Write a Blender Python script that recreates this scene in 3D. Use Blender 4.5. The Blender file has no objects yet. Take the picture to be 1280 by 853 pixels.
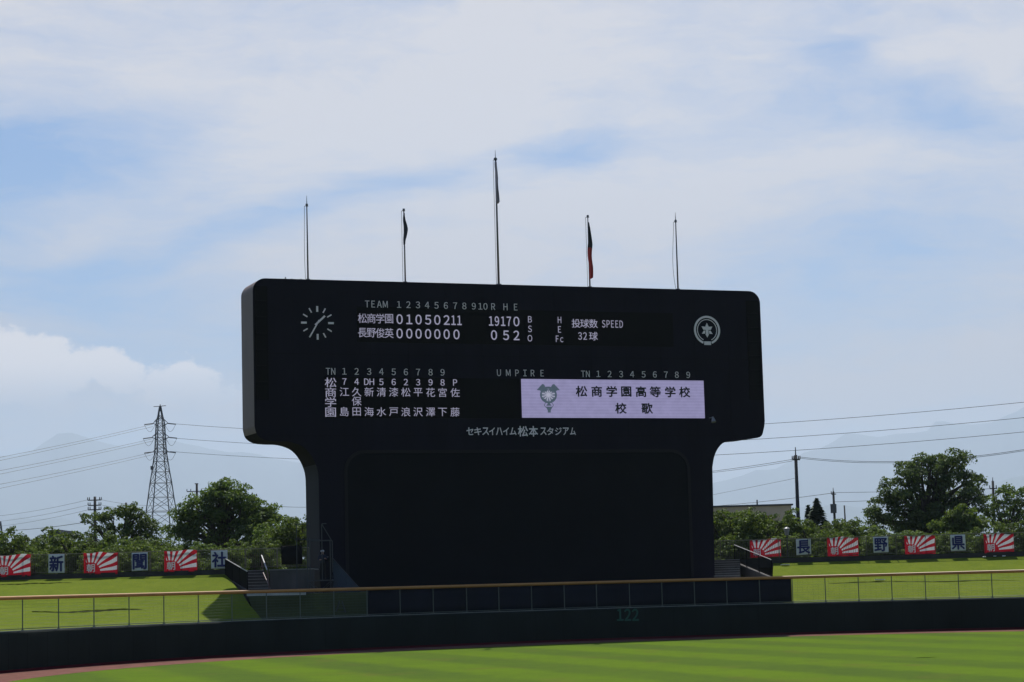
import bpy, bmesh, math, random
from mathutils import Vector, Matrix
from math import radians as RAD, sin, cos, pi

S = bpy.context.scene
COL = S.collection

# ------------------------------------------------------------------ camera
F_PX, PITCH, ROLL, EYE = 2700.0, RAD(6.46), RAD(1.545), 3.45
def _unroll(x, y):
    c, s = cos(ROLL), sin(ROLL)
    return Vector((c*x + s*y, 1.0, -s*x + c*y))
def _pitch(v):
    c, s = cos(PITCH), sin(PITCH)
    return Vector((v.x, v.y*c - v.z*s, v.y*s + v.z*c))
cam = bpy.data.objects.new('camera', bpy.data.cameras.new('camera'))
COL.objects.link(cam)
c_, s_ = cos(ROLL), sin(ROLL)
Rv, Uv, Fv = _pitch(Vector((c_, 0, -s_))), _pitch(Vector((s_, 0, c_))), _pitch(Vector((0, 1, 0)))
M = Matrix(((Rv.x, Uv.x, -Fv.x, 0), (Rv.y, Uv.y, -Fv.y, 0), (Rv.z, Uv.z, -Fv.z, EYE), (0, 0, 0, 1)))
cam.matrix_world = M
cam.data.sensor_width = 36.0
cam.data.lens = 36.0 * F_PX / 1280.0
cam.data.clip_start = 0.5
cam.data.clip_end = 120000
S.camera = cam

# ------------------------------------------------------------------ light and sky
SUN_EL, SUN_AZ = RAD(55), RAD(3.0)          # azimuth clockwise from +Y: behind the board
SKY = 0.1
S.view_settings.view_transform = 'Standard'
S.view_settings.look = 'None'
S.view_settings.exposure = 0.35
S.view_settings.gamma = 1.0
S.view_settings.use_curve_mapping = False
S.render.engine = 'CYCLES'
S.cycles.use_denoising = True
S.cycles.max_bounces = 8
S.cycles.volume_bounces = 2
S.cycles.transparent_max_bounces = 24
sd = Vector((sin(SUN_AZ)*cos(SUN_EL), cos(SUN_AZ)*cos(SUN_EL), sin(SUN_EL)))
sl = bpy.data.lights.new('sun', 'SUN'); sl.energy = 5.0; sl.angle = RAD(0.53); sl.color = (1, .96, .9)
so = bpy.data.objects.new('sun', sl); COL.objects.link(so)
so.rotation_euler = sd.to_track_quat('Z', 'Y').to_euler(); so.location = (0, 0, 60)

def ray(px, py):
    return _pitch(_unroll((px-640)/F_PX, -(py-426.5)/F_PX))
def at(px, py, d):                          # the point seen at a pixel of the photo at depth d
    r = ray(px, py); r = r / r.y * d
    return Vector((r.x, r.y, r.z + EYE))
def azel(px, py):
    r = ray(px, py).normalized()
    return math.atan2(r.x, r.y), math.asin(r.z)

w = bpy.data.worlds.new('World'); S.world = w; w.use_nodes = True
NT = w.node_tree; NT.nodes.clear()
def N(t, **kw):
    n = NT.nodes.new(t)
    for k, v in kw.items(): setattr(n, k, v)
    return n
def L(a, b): NT.links.new(a, b)
def mth(op, a, b=None, c=None, clamp=False):
    n = N('ShaderNodeMath', operation=op); n.use_clamp = clamp
    for i, v in enumerate((a, b, c)):
        if v is None: continue
        if isinstance(v, (int, float)): n.inputs[i].default_value = v
        else: L(v, n.inputs[i])
    return n.outputs[0]
out = N('ShaderNodeOutputWorld'); bg = N('ShaderNodeBackground'); bg.inputs[1].default_value = SKY
L(bg.outputs[0], out.inputs[0])
sky = N('ShaderNodeTexSky', sky_type='NISHITA', sun_disc=False)
sky.sun_elevation = SUN_EL; sky.sun_rotation = SUN_AZ
sky.air_density = 1.0; sky.dust_density = 1.0; sky.ozone_density = 1.0; sky.altitude = 600
tc = N('ShaderNodeTexCoord'); sep = N('ShaderNodeSeparateXYZ'); L(tc.outputs['Generated'], sep.inputs[0])
az = mth('ARCTAN2', sep.outputs[0], sep.outputs[1]); el = mth('ARCSINE', sep.outputs[2])
cmb = N('ShaderNodeCombineXYZ'); L(az, cmb.inputs[0]); L(el, cmb.inputs[1])
def vmath(op, a, b):
    n = N('ShaderNodeVectorMath', operation=op)
    for i, v in enumerate((a, b)):
        if isinstance(v, tuple): n.inputs[i].default_value = v
        else: L(v, n.inputs[i])
    return n.outputs[0]
def noise(vec, scale, detail=6, rough=.55, stretch=(1, 1, 1), rot=0.0, off=(0, 0, 0)):
    mp = N('ShaderNodeMapping'); mp.inputs['Location'].default_value = off
    mp.inputs['Rotation'].default_value = (0, 0, rot); mp.inputs['Scale'].default_value = stretch
    L(vec, mp.inputs[0])
    n = N('ShaderNodeTexNoise'); n.inputs['Scale'].default_value = scale
    n.inputs['Detail'].default_value = detail; n.inputs['Roughness'].default_value = rough
    L(mp.outputs[0], n.inputs['Vector'])
    return n
wn = noise(cmb.outputs[0], 9, 5, .6, (.6, 1.6, 1))
warp = vmath('MULTIPLY', vmath('SUBTRACT', wn.outputs['Color'], (.5, .5, .5)), (.11, .05, 0))
wv = vmath('ADD', cmb.outputs[0], warp)
def bump(vec, px, py, rx, ry, rot=0):
    a, e = azel(px, py)
    mp = N('ShaderNodeMapping', vector_type='TEXTURE')
    mp.inputs['Location'].default_value = (a, e, 0)
    mp.inputs['Rotation'].default_value = (0, 0, RAD(rot))
    mp.inputs['Scale'].default_value = (rx/F_PX, ry/F_PX, 1)
    L(vec, mp.inputs[0])
    ln = N('ShaderNodeVectorMath', operation='LENGTH'); L(mp.outputs[0], ln.inputs[0])
    mr = N('ShaderNodeMapRange', interpolation_type='SMOOTHSTEP')
    mr.inputs[1].default_value = 0; mr.inputs[2].default_value = 1
    mr.inputs[3].default_value = 1; mr.inputs[4].default_value = 0
    L(ln.outputs['Value'], mr.inputs[0]); return mr.outputs[0]
# thin high cloud: a broad veil with openings of blue
base = noise(wv, 7, 8, .6, (.55, 1.7, 1), RAD(14))
fine = noise(wv, 38, 6, .62, (.35, 1.6, 1), RAD(10), (3, 1, 0))
dens = mth('MULTIPLY_ADD', base.outputs['Fac'], .85, .38)
dens = mth('MULTIPLY_ADD', mth('SUBTRACT', fine.outputs['Fac'], .5), 1.0, dens)
fine2 = noise(wv, 120, 5, .6, (.4, 1.3, 1), RAD(6), (7, 4, 0))
dens = mth('MULTIPLY_ADD', mth('SUBTRACT', fine2.outputs['Fac'], .5), .5, dens)
for px, py, rx, ry, rot, amp in (
        (60, 190, 330, 120, 4, -.62), (-60, 270, 260, 110, 0, -.45), (440, 245, 330, 46, 17, -.46), (230, 300, 260, 46, 14, -.32),
        (730, 178, 170, 36, 2, -.62), (1040, 70, 90, 36, 0, -.5), (1190, 130, 230, 62, -6, -.5), (1020, 120, 150, 46, 8, -.3),
        (1090, 300, 360, 105, 6, -.48), (1000, 390, 300, 90, 0, -.4), (60, 355, 330, 62, 4, -.55), (330, 430, 130, 60, 0, -.3), (150, 440, 380, 130, 0, -.4), (100, 560, 380, 90, 0, -.3), (300, 20, 420, 60, 4, -.1),
        (60, 620, 420, 100, 0, -.3), (1130, 610, 420, 110, 0, -.25), (60, 200, 200, 70, 0, -.3), (250, 340, 260, 60, 8, .15),
        (560, 120, 420, 130, 6, .3), (560, 320, 400, 110, 8, .3), (900, 225, 420, 60, 6, .35), (1180, 480, 380, 80, 0, .3),
        (640, 20, 95, 30, 24, .35), (1250, 40, 200, 50, 4, .25), (180, 500, 300, 40, 0, .1)):
    b = bump(wv, px, py, rx, ry, rot)
    dens = mth('MULTIPLY_ADD', b, amp, dens)
dens = mth('MULTIPLY', dens, 1.0, clamp=True)
# veil thinned in the unseen sky overhead and behind, to weaken ambient light
def mrange(v, a, b, c, d):
    n = N('ShaderNodeMapRange', interpolation_type='SMOOTHSTEP')
    for i, x in enumerate((a, b, c, d)): n.inputs[i+1].default_value = x
    L(v, n.inputs[0]); return n.outputs[0]
front = mth('MULTIPLY', mrange(el, RAD(19), RAD(34), 1, 0), mrange(mth('ABSOLUTE', az), RAD(20), RAD(50), 1, 0))
dens = mth('MULTIPLY', dens, mth('MULTIPLY', mrange(el, RAD(19), RAD(34), 1, .1), mrange(mth('ABSOLUTE', az), RAD(20), RAD(50), 1, .15)))
# low cumulus bank at the left
pw = noise(cmb.outputs[0], 46, 9, .62, (.8, 1.1, 1), 0, (5, 2, 0))
cum = mth('MULTIPLY_ADD', pw.outputs['Fac'], 2.2, -1.3)
cb = None
for px, py, rx, ry, amp in ((30, 475, 170, 110, 1.0), (215, 490, 120, 95, .9), (120, 470, 110, 80, .85), (-60, 450, 140, 110, .9), (310, 505, 150, 70, .7),
                            (1160, 470, 280, 60, .25)):
    b = mth('MULTIPLY', bump(vmath('ADD', cmb.outputs[0], vmath('MULTIPLY', warp, (.5, .5, 0))), px, py, rx, ry), amp)
    cb = b if cb is None else mth('MAXIMUM', cb, b)
cum = mth('ADD', cum, cb)
cs = N('ShaderNodeMapRange', interpolation_type='SMOOTHSTEP'); cs.inputs[1].default_value = .22; cs.inputs[2].default_value = .46
L(cum, cs.inputs[0])
# only well above the horizon line of haze
fade = N('ShaderNodeMapRange', interpolation_type='SMOOTHSTEP')
fade.inputs[1].default_value = azel(100, 520)[1]; fade.inputs[2].default_value = azel(100, 450)[1]
L(el, fade.inputs[0])
cumf = mth('MULTIPLY', cs.outputs[0], fade.outputs[0])
tint = N('ShaderNodeMix', data_type='RGBA', blend_type='MULTIPLY'); tint.inputs[0].default_value = 1
tcol = N('ShaderNodeMix', data_type='RGBA'); L(front, tcol.inputs[0])
tcol.inputs[6].default_value = (.36, .52, .72, 1); tcol.inputs[7].default_value = (.12, .36, .62, 1)
L(sky.outputs[0], tint.inputs[6]); L(tcol.outputs[2], tint.inputs[7])
SKYTINT = tint
mx1 = N('ShaderNodeMix', data_type='RGBA'); L(dens, mx1.inputs[0]); L(tint.outputs[2], mx1.inputs[6])
ccol = N('ShaderNodeMix', data_type='RGBA'); L(mrange(el, RAD(4), RAD(12), 0, 1), ccol.inputs[0])
ccol.inputs[6].default_value = (4.4, 3.5, 2.9, 1); ccol.inputs[7].default_value = (5.35, 5.0, 4.95, 1)
L(ccol.outputs[2], mx1.inputs[7])
mx2 = N('ShaderNodeMix', data_type='RGBA'); L(mth('MULTIPLY', cumf, .92), mx2.inputs[0]); L(mx1.outputs[2], mx2.inputs[6])
mx2.inputs[7].default_value = (8.6, 7.3, 6.2, 1)
# nothing shines from below the horizon
L(mx2.outputs[2], bg.inputs[0])

# ------------------------------------------------------------------ materials
def mat(name, col, rough=.7, metal=0, nscale=0, namp=0, emis=None, estr=1, spec=.5, bumpd=0, stretch=(1, 1, 1), coord='Object', bscale=None):
    m = bpy.data.materials.new(name); m.use_nodes = True
    nt = m.node_tree; p = nt.nodes['Principled BSDF']
    p.inputs['Base Color'].default_value = (*col, 1); p.inputs['Roughness'].default_value = rough
    p.inputs['Metallic'].default_value = metal; p.inputs['Specular IOR Level'].default_value = spec
    if emis:
        p.inputs['Emission Color'].default_value = (*emis, 1); p.inputs['Emission Strength'].default_value = estr
    if nscale:
        t = nt.nodes.new('ShaderNodeTexCoord'); mp = nt.nodes.new('ShaderNodeMapping'); mp.inputs['Scale'].default_value = stretch
        n = nt.nodes.new('ShaderNodeTexNoise'); n.inputs['Scale'].default_value = nscale; n.inputs['Detail'].default_value = 7
        n.inputs['Roughness'].default_value = .6
        nt.links.new(t.outputs[coord], mp.inputs[0]); nt.links.new(mp.outputs[0], n.inputs['Vector'])
        r = nt.nodes.new('ShaderNodeValToRGB'); r.color_ramp.elements[0].position = .3; r.color_ramp.elements[1].position = .7
        r.color_ramp.elements[0].color = (*[max(0, c*(1-namp)) for c in col], 1)
        r.color_ramp.elements[1].color = (*[min(1, c*(1+namp)) for c in col], 1)
        nt.links.new(n.outputs['Fac'], r.inputs[0]); nt.links.new(r.outputs[0], p.inputs['Base Color'])
        if bumpd:
            b = nt.nodes.new('ShaderNodeBump'); b.inputs['Distance'].default_value = bumpd
            if bscale:
                n2 = nt.nodes.new('ShaderNodeTexNoise'); n2.inputs['Scale'].default_value = bscale; n2.inputs['Detail'].default_value = 4
                nt.links.new(mp.outputs[0], n2.inputs['Vector']); nt.links.new(n2.outputs['Fac'], b.inputs['Height'])
            else: nt.links.new(n.outputs['Fac'], b.inputs['Height'])
            nt.links.new(b.outputs[0], p.inputs['Normal'])
    return m

def leaf_mat(name, c0, c1, tr=.45):
    m = bpy.data.materials.new(name); m.use_nodes = True; nt = m.node_tree; nt.nodes.clear()
    o = nt.nodes.new('ShaderNodeOutputMaterial'); d = nt.nodes.new('ShaderNodeBsdfDiffuse'); t = nt.nodes.new('ShaderNodeBsdfTranslucent')
    g = nt.nodes.new('ShaderNodeBsdfGlossy'); g.inputs['Roughness'].default_value = .5; g.inputs[0].default_value = (.5, .55, .5, 1)
    geo = nt.nodes.new('ShaderNodeNewGeometry'); r = nt.nodes.new('ShaderNodeValToRGB')
    r.color_ramp.elements[0].color = (*c0, 1); r.color_ramp.elements[1].color = (*c1, 1)
    nt.links.new(geo.outputs['Random Per Island'], r.inputs[0])
    br = nt.nodes.new('ShaderNodeMix'); br.data_type = 'RGBA'; br.blend_type = 'MULTIPLY'; br.inputs[0].default_value = 1
    nt.links.new(r.outputs[0], br.inputs[6]); br.inputs[7].default_value = (1.15, 1.2, .55, 1)
    nt.links.new(r.outputs[0], d.inputs[0]); nt.links.new(br.outputs[2], t.inputs[0])
    mx = nt.nodes.new('ShaderNodeMixShader'); mx.inputs[0].default_value = tr
    nt.links.new(d.outputs[0], mx.inputs[1]); nt.links.new(t.outputs[0], mx.inputs[2])
    m2 = nt.nodes.new('ShaderNodeMixShader'); m2.inputs[0].default_value = .04
    nt.links.new(mx.outputs[0], m2.inputs[1]); nt.links.new(g.outputs[0], m2.inputs[2]); nt.links.new(m2.outputs[0], o.inputs[0])
    return m

MT = dict(
    board=mat('board_navy', (.0082, .0074, .0150), .85, nscale=.6, namp=.18, stretch=(1, 1, .3), spec=.12),
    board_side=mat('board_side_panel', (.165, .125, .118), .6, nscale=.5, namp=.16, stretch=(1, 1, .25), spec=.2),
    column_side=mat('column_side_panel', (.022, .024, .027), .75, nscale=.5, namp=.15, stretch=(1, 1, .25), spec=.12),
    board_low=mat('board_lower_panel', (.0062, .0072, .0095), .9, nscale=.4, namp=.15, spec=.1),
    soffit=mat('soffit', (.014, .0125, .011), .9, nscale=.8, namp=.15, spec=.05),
    trim=mat('panel_trim', (.013, .0115, .014), .7, spec=.15),
    led_off=mat('led_off', (.0018, .0018, .002), .6, spec=.1, nscale=3, namp=.25),
    louver=mat('louver', (.0016, .0016, .002), .6, spec=.08),
    paint=mat('sign_paint', (.80, .71, .75), .7),
    paint_dim=mat('sign_paint_dim', (.70, .62, .655), .7),
    led=mat('led_text', (.02, .02, .02), .6, emis=(.36, .355, .49), estr=.6),
    led_screen=mat('led_screen', (.02, .02, .02), .6, emis=(.235, .222, .385), estr=1.0),
    ink=mat('screen_ink', (.008, .008, .012), .6),
    crest=mat('crest_ink', (.02, .02, .02), .6, emis=(.055, .08, .11), estr=.8),
    crest_mid=mat('crest_midtone', (.02, .02, .02), .6, emis=(.12, .135, .20), estr=.8),
    crest2=mat('crest_pale', (.02, .02, .02), .6, emis=(.33, .34, .44), estr=.85),
    pole=mat('pole_metal', (.11, .115, .12), .5, .5, nscale=1, namp=.15),
    pole_dark=mat('utility_pole', (.030, .031, .034), .85, nscale=2, namp=.2, stretch=(1, 1, .2)),
    steel=mat('pylon_steel', (.048, .057, .068), .7, 0),
    wire=mat('cable', (.07, .075, .08), .6),
    wall=mat('wall_pad', (.013, .0185, .0165), .85, nscale=.5, namp=.25, spec=.1, stretch=(1, 1, .5)),
    wallcap=mat('wall_cap', (.20, .21, .20), .7, nscale=1.5, namp=.2),
    number=mat('wall_number', (.012, .088, .060), .8),
    rail=mat('orange_pad', (.40, .185, .048), .55, nscale=1.2, namp=.12),
    post=mat('fence_post', (.10, .12, .11), .5, .3),
    mesh=mat('netting_wire', (.05, .075, .06), .7, 0),
    sheet=mat('navy_sheet', (.0105, .0130, .0235), .85, nscale=.7, namp=.2, stretch=(1, 1, .3), spec=.1),
    concrete=mat('concrete', (.25, .24, .22), .9, nscale=1.2, namp=.25, bumpd=.01),
    concrete_dark=mat('weathered_concrete', (.075, .068, .062), .9, nscale=1.0, namp=.35, stretch=(1, 1, .4), bumpd=.01),
    concrete_pale=mat('pale_concrete', (.45, .44, .42), .85, nscale=2, namp=.15),
    kerb=mat('kerb_stone', (.034, .032, .029), .9, nscale=1.5, namp=.3),
    iron=mat('brown_fence_metal', (.115, .10, .07), .5, .3),
    iron_rail=mat('fence_top_rail', (.22, .19, .14), .45, .3),
    black=mat('black_metal', (.008, .008, .009), .8, 0, spec=.08),
    red_pipe=mat('handrail_brown', (.12, .06, .045), .5),
    white_pipe=mat('handrail_pale', (.34, .33, .31), .5),
    scaff=mat('scaffold_pipe', (.05, .054, .06), .5, .3),
    tanwall=mat('tan_wall', (.58, .44, .33), .9, nscale=.3, namp=.15),
    redwall=mat('reddish_wall', (.20, .09, .06), .9, nscale=.5, namp=.15),
    roofgrey=mat('roof_grey', (.055, .055, .065), .7),
    wallgrey=mat('wall_grey', (.09, .09, .10), .8, nscale=.4, namp=.1),
    glass=mat('window_glass', (.03, .035, .04), .15),
    bark=mat('bark', (.055, .043, .033), .95, nscale=3, namp=.4, stretch=(1, 1, .3), bumpd=.03),
    cloth_white=mat('flag_white', (.36, .31, .37), .9),
    cloth_red=mat('flag_red', (.40, .035, .03), .9),
    cloth_black=mat('flag_black', (.02, .022, .03), .9),
    cloth_dark=mat('flag_dark', (.03, .035, .05), .9, nscale=2.5, namp=.5),
    skin=mat('skin', (.35, .2, .14), .6),
    shirt=mat('navy_shirt', (.02, .024, .045), .9),
    trouser=mat('dark_trousers', (.012, .012, .015), .9),
    cap=mat('white_cap', (.72, .72, .74), .8),
    sign_white=mat('panel_white', (.60, .61, .64), .85, nscale=1.5, namp=.06),
    char_white=mat('emblem_white', (.88, .88, .88), .8),
    maroon=mat('maroon_strip', (.085, .013, .020), .9, spec=0),
    drain=mat('drain_line', (.026, .032, .008), 1, nscale=4, namp=.4, spec=0),
    scrap=mat('white_scrap', (.7, .7, .68), .8),
    sign_navy=mat('panel_navy', (.022, .026, .13), .8),
    lamp=mat('floodlight_grey', (.22, .23, .235), .4, .2),
    leaf_a=leaf_mat('leaf_hedge', (.048, .082, .020), (.134, .176, .042), .42),
    leaf_b=leaf_mat('leaf_tree', (.055, .100, .028), (.160, .215, .052), .46),
    leaf_c=leaf_mat('leaf_dark', (.042, .074, .030), (.130, .170, .058), .40),
    leaf_d=leaf_mat('leaf_bright', (.058, .096, .022), (.150, .195, .046), .45),
    leaf_e=leaf_mat('leaf_conifer', (.014, .032, .014), (.040, .068, .024), .15),
)

# ------------------------------------------------------------------ helpers
class MB:
    def __init__(self): self.v = []; self.f = []; self.mi = []
    def add(self, vs, fs, m=0):
        o = len(self.v); self.v += [tuple(x) for x in vs]
        for f in fs: self.f.append([i+o for i in f]); self.mi.append(m)
        return self
    def box(self, c, ax, ay, az_, m=0):     # centre and three half-axis vectors
        c, ax, ay, az_ = Vector(c), Vector(ax), Vector(ay), Vector(az_)
        vs = [c+sx*ax+sy*ay+sz*az_ for sz in (-1, 1) for sy in (-1, 1) for sx in (-1, 1)]
        return self.add(vs, [(0,2,3,1),(4,5,7,6),(0,1,5,4),(2,6,7,3),(0,4,6,2),(1,3,7,5)], m)
    def abox(self, x0, x1, y0, y1, z0, z1, m=0):
        return self.box(((x0+x1)/2, (y0+y1)/2, (z0+z1)/2), ((x1-x0)/2, 0, 0), (0, (y1-y0)/2, 0), (0, 0, (z1-z0)/2), m)
    def bar(self, a, b, r0, r1=None, n=6, m=0, cap=True):
        a, b = Vector(a), Vector(b); r1 = r0 if r1 is None else r1
        d = (b-a).normalized(); t = Vector((0, 0, 1)) if abs(d.z) < .9 else Vector((1, 0, 0))
        x = d.cross(t).normalized(); y = d.cross(x)
        vs = [a+r0*(cos(2*pi*i/n)*x+sin(2*pi*i/n)*y) for i in range(n)] + [b+r1*(cos(2*pi*i/n)*x+sin(2*pi*i/n)*y) for i in range(n)]
        fs = [(i, (i+1) % n, n+(i+1) % n, n+i) for i in range(n)]
        if cap: fs += [tuple(range(n))[::-1], tuple(range(n, 2*n))]
        return self.add(vs, fs, m)
    def path(self, pts, r, n=6, m=0, rv=None):
        pts = [Vector(p) for p in pts]; k = len(pts); rs = rv or [r]*k; rings = []
        for i, p in enumerate(pts):
            d = (pts[min(i+1, k-1)]-pts[max(i-1, 0)]).normalized()
            t = Vector((0, 0, 1)) if abs(d.z) < .95 else Vector((1, 0, 0))
            x = d.cross(t).normalized(); y = d.cross(x)
            rings.append([p+rs[i]*(cos(2*pi*j/n)*x+sin(2*pi*j/n)*y) for j in range(n)])
        vs = [q for rg in rings for q in rg]
        fs = [(i*n+j, i*n+(j+1) % n, (i+1)*n+(j+1) % n, (i+1)*n+j) for i in range(k-1) for j in range(n)]
        fs += [tuple(range(n))[::-1], tuple(range((k-1)*n, k*n))]
        return self.add(vs, fs, m)
    def grid(self, rows, m=0):
        nr, nc = len(rows), len(rows[0])
        return self.add([p for r in rows for p in r], [(i*nc+j, i*nc+j+1, (i+1)*nc+j+1, (i+1)*nc+j) for i in range(nr-1) for j in range(nc-1)], m)
    def prism(self, front, back, m=0, ms=None):
        n = len(front); o = len(self.v); self.v += [tuple(p) for p in front] + [tuple(p) for p in back]
        self.f.append([o+i for i in range(n)]); self.mi.append(m)
        self.f.append([o+n+i for i in range(n)][::-1]); self.mi.append(m)
        for i in range(n):
            self.f.append([o+i, o+n+i, o+n+(i+1) % n, o+(i+1) % n]); self.mi.append(m if ms is None else ms)
        return self
    def build(self, name, mats, parent=None, smooth=False):
        me = bpy.data.meshes.new(name)
        off = Vector((0, 0, 0))
        p = parent
        while p is not None: off += p.location; p = p.parent
        me.from_pydata([tuple(Vector(q)-off) for q in self.v], [], self.f)
        for m_ in (mats if isinstance(mats, (list, tuple)) else [mats]): me.materials.append(m_)
        for p_, i in zip(me.polygons, self.mi): p_.material_index = i; p_.use_smooth = smooth
        me.update()
        b = bmesh.new(); b.from_mesh(me); bmesh.ops.recalc_face_normals(b, faces=b.faces); b.to_mesh(me); b.free()
        o = bpy.data.objects.new(name, me); COL.objects.link(o)
        if parent: o.parent = parent
        return o
def tag(o, label=None, cat=None, group=None, kind=None):
    if label: o['label'] = label
    if cat: o['category'] = cat
    if group: o['group'] = group
    if kind: o['kind'] = kind
    return o
def empty(name, loc, label, cat, group=None):
    o = bpy.data.objects.new(name, None); COL.objects.link(o); o.location = loc; o.empty_display_size = .3
    return tag(o, label, cat, group)
def copy_thing(src, loc, rz=0, sc=(1, 1, 1), label=None, group=None):
    c = src.copy(); COL.objects.link(c); c.location = loc; c.rotation_euler = (0, 0, rz); c.scale = sc
    if label: c['label'] = label
    if group: c['group'] = group
    for ch in list(src.children):
        k = ch.copy(); COL.objects.link(k); k.parent = c
    return c

# scoreboard frame: u along the face, v backwards, z up
TH = RAD(21.1); DB = 139.0
BU, BN, B0 = Vector((cos(TH), sin(TH), 0)), Vector((-sin(TH), cos(TH), 0)), Vector((0, DB, 0))
def uz(px, py, v=0.0):
    r = ray(px, py); p0 = B0 + BN*v; e = Vector((0, 0, EYE))
    t = BN.dot(p0-e)/BN.dot(r); p = e + r*t
    return (p-p0).dot(BU), p.z
def bw(u, v, z): return B0 + BU*u + BN*v + Vector((0, 0, z))

# outfield wall: an arc round the playing field
AC, AR = Vector((17.0, 91.15)), 42.95
def arc_ang(px, py=760):
    r = ray(px, py); d = Vector((r.x, r.y)).normalized(); b = -d.dot(AC); c = AC.length_squared - AR*AR
    t = -b + math.sqrt(max(0, b*b-c)); p = d*t - AC
    return math.atan2(p.x, p.y)             # clockwise from +Y
def arc(a, r, z): return Vector((AC.x + r*sin(a), AC.y + r*cos(a), z))
WALL_H, RAIL_H = 1.93, 3.5

# ------------------------------------------------------------------ setting
def grass_mat(name, dark, light, stripes=False):
    m = bpy.data.materials.new(name); m.use_nodes = True; nt = m.node_tree; p = nt.nodes['Principled BSDF']
    p.inputs['Roughness'].default_value = 1; p.inputs['Specular IOR Level'].default_value = 0
    t = nt.nodes.new('ShaderNodeTexCoord')
    def nz(sc, det, st=(1, 1, 1), rot=0):
        mp = nt.nodes.new('ShaderNodeMapping'); mp.inputs['Scale'].default_value = st; mp.inputs['Rotation'].default_value = (0, 0, rot)
        n = nt.nodes.new('ShaderNodeTexNoise'); n.inputs['Scale'].default_value = sc; n.inputs['Detail'].default_value = det
        n.inputs['Roughness'].default_value = .65
        nt.links.new(t.outputs['Object'], mp.inputs[0]); nt.links.new(mp.outputs[0], n.inputs['Vector']); return n.outputs['Fac']
    def ma(op, a, b, c=None):
        n = nt.nodes.new('ShaderNodeMath'); n.operation = op
        for i, v in enumerate((a, b, c)):
            if v is None: continue
            if isinstance(v, (int, float)): n.inputs[i].default_value = v
            else: nt.links.new(v, n.inputs[i])
        return n.outputs[0]
    big = nz(.12, 5, (1, 1.6, 1)); med = nz(.9, 6, (1.6, .7, 1)); fin = nz(7, 5, (1.4, .6, 1))
    f = ma('ADD', ma('MULTIPLY', big, .45), ma('ADD', ma('MULTIPLY', med, .5), ma('MULTIPLY', fin, .55)))
    f = ma('SUBTRACT', f, .2)
    if stripes:
        mp = nt.nodes.new('ShaderNodeMapping'); mp.inputs['Rotation'].default_value = (0, 0, RAD(-18))
        nt.links.new(t.outputs['Object'], mp.inputs[0])
        s = nt.nodes.new('ShaderNodeSeparateXYZ'); nt.links.new(mp.outputs[0], s.inputs[0])
        wob = ma('MULTIPLY_ADD', nz(.5, 3), 1.2, s.outputs[0])
        sn = ma('SINE', ma('MULTIPLY', wob, 2*pi/6.4), 0)
        sn = ma('MULTIPLY', sn, 2.2); cl = nt.nodes.new('ShaderNodeClamp'); cl.inputs[1].default_value = -1; cl.inputs[2].default_value = 1
        nt.links.new(sn, cl.inputs[0])
        amp = ma('MULTIPLY', ma('MULTIPLY_ADD', nz(.07, 4), 1.5, -.2), .25)
        f = ma('ADD', ma('MULTIPLY', f, 1.0), ma('ADD', ma('MULTIPLY', cl.outputs[0], amp), .03))
    r = nt.nodes.new('ShaderNodeValToRGB'); r.color_ramp.elements[0].position = .2; r.color_ramp.elements[1].position = .82
    r.color_ramp.elements[0].color = (*dark, 1); r.color_ramp.elements[1].color = (*light, 1)
    nt.links.new(f, r.inputs[0])
    wr = nt.nodes.new('ShaderNodeMapRange'); wr.inputs[1].default_value = .56; wr.inputs[2].default_value = .72; wr.inputs[3].default_value = 0; wr.inputs[4].default_value = .55
    nt.links.new(nz(.22, 7, (1.5, .8, 1), .3), wr.inputs[0])
    wm = nt.nodes.new('ShaderNodeMix'); wm.data_type = 'RGBA'; nt.links.new(wr.outputs[0], wm.inputs[0]); nt.links.new(r.outputs[0], wm.inputs[6])
    wm.inputs[7].default_value = (.115, .105, .035, 1) if stripes else (.105, .135, .022, 1)
    nt.links.new(wm.outputs[2], p.inputs['Base Color'])
    b = nt.nodes.new('ShaderNodeBump'); b.inputs['Distance'].default_value = .04; b.inputs['Strength'].default_value = .6
    nt.links.new(fin, b.inputs['Height']); nt.links.new(b.outputs[0], p.inputs['Normal'])
    return m
G_FIELD = grass_mat('field_grass', (.056, .088, .024), (.098, .156, .017), True)
G_BANK = grass_mat('bank_grass', (.070, .108, .016), (.148, .178, .026))
G_FAR = grass_mat('far_ground', (.05, .07, .03), (.10, .11, .05))

b = MB(); rr = [0, 60, 160, 400, 1200, 4000, 12000, 49000]; n = 48
b.add([(0, 100, -.03)], [])
for r in rr[1:]: b.add([(r*cos(2*pi*i/n), 100+r*sin(2*pi*i/n), -.03) for i in range(n)], [])
for i in range(n): b.f.append([0, 1+i, 1+(i+1) % n]); b.mi.append(0)
for k in range(len(rr)-2):
    for i in range(n): b.f.append([1+k*n+i, 1+(k+1)*n+i, 1+(k+1)*n+(i+1) % n, 1+k*n+(i+1) % n]); b.mi.append(0)
tag(b.build('ground', G_FAR), kind='structure')

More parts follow.
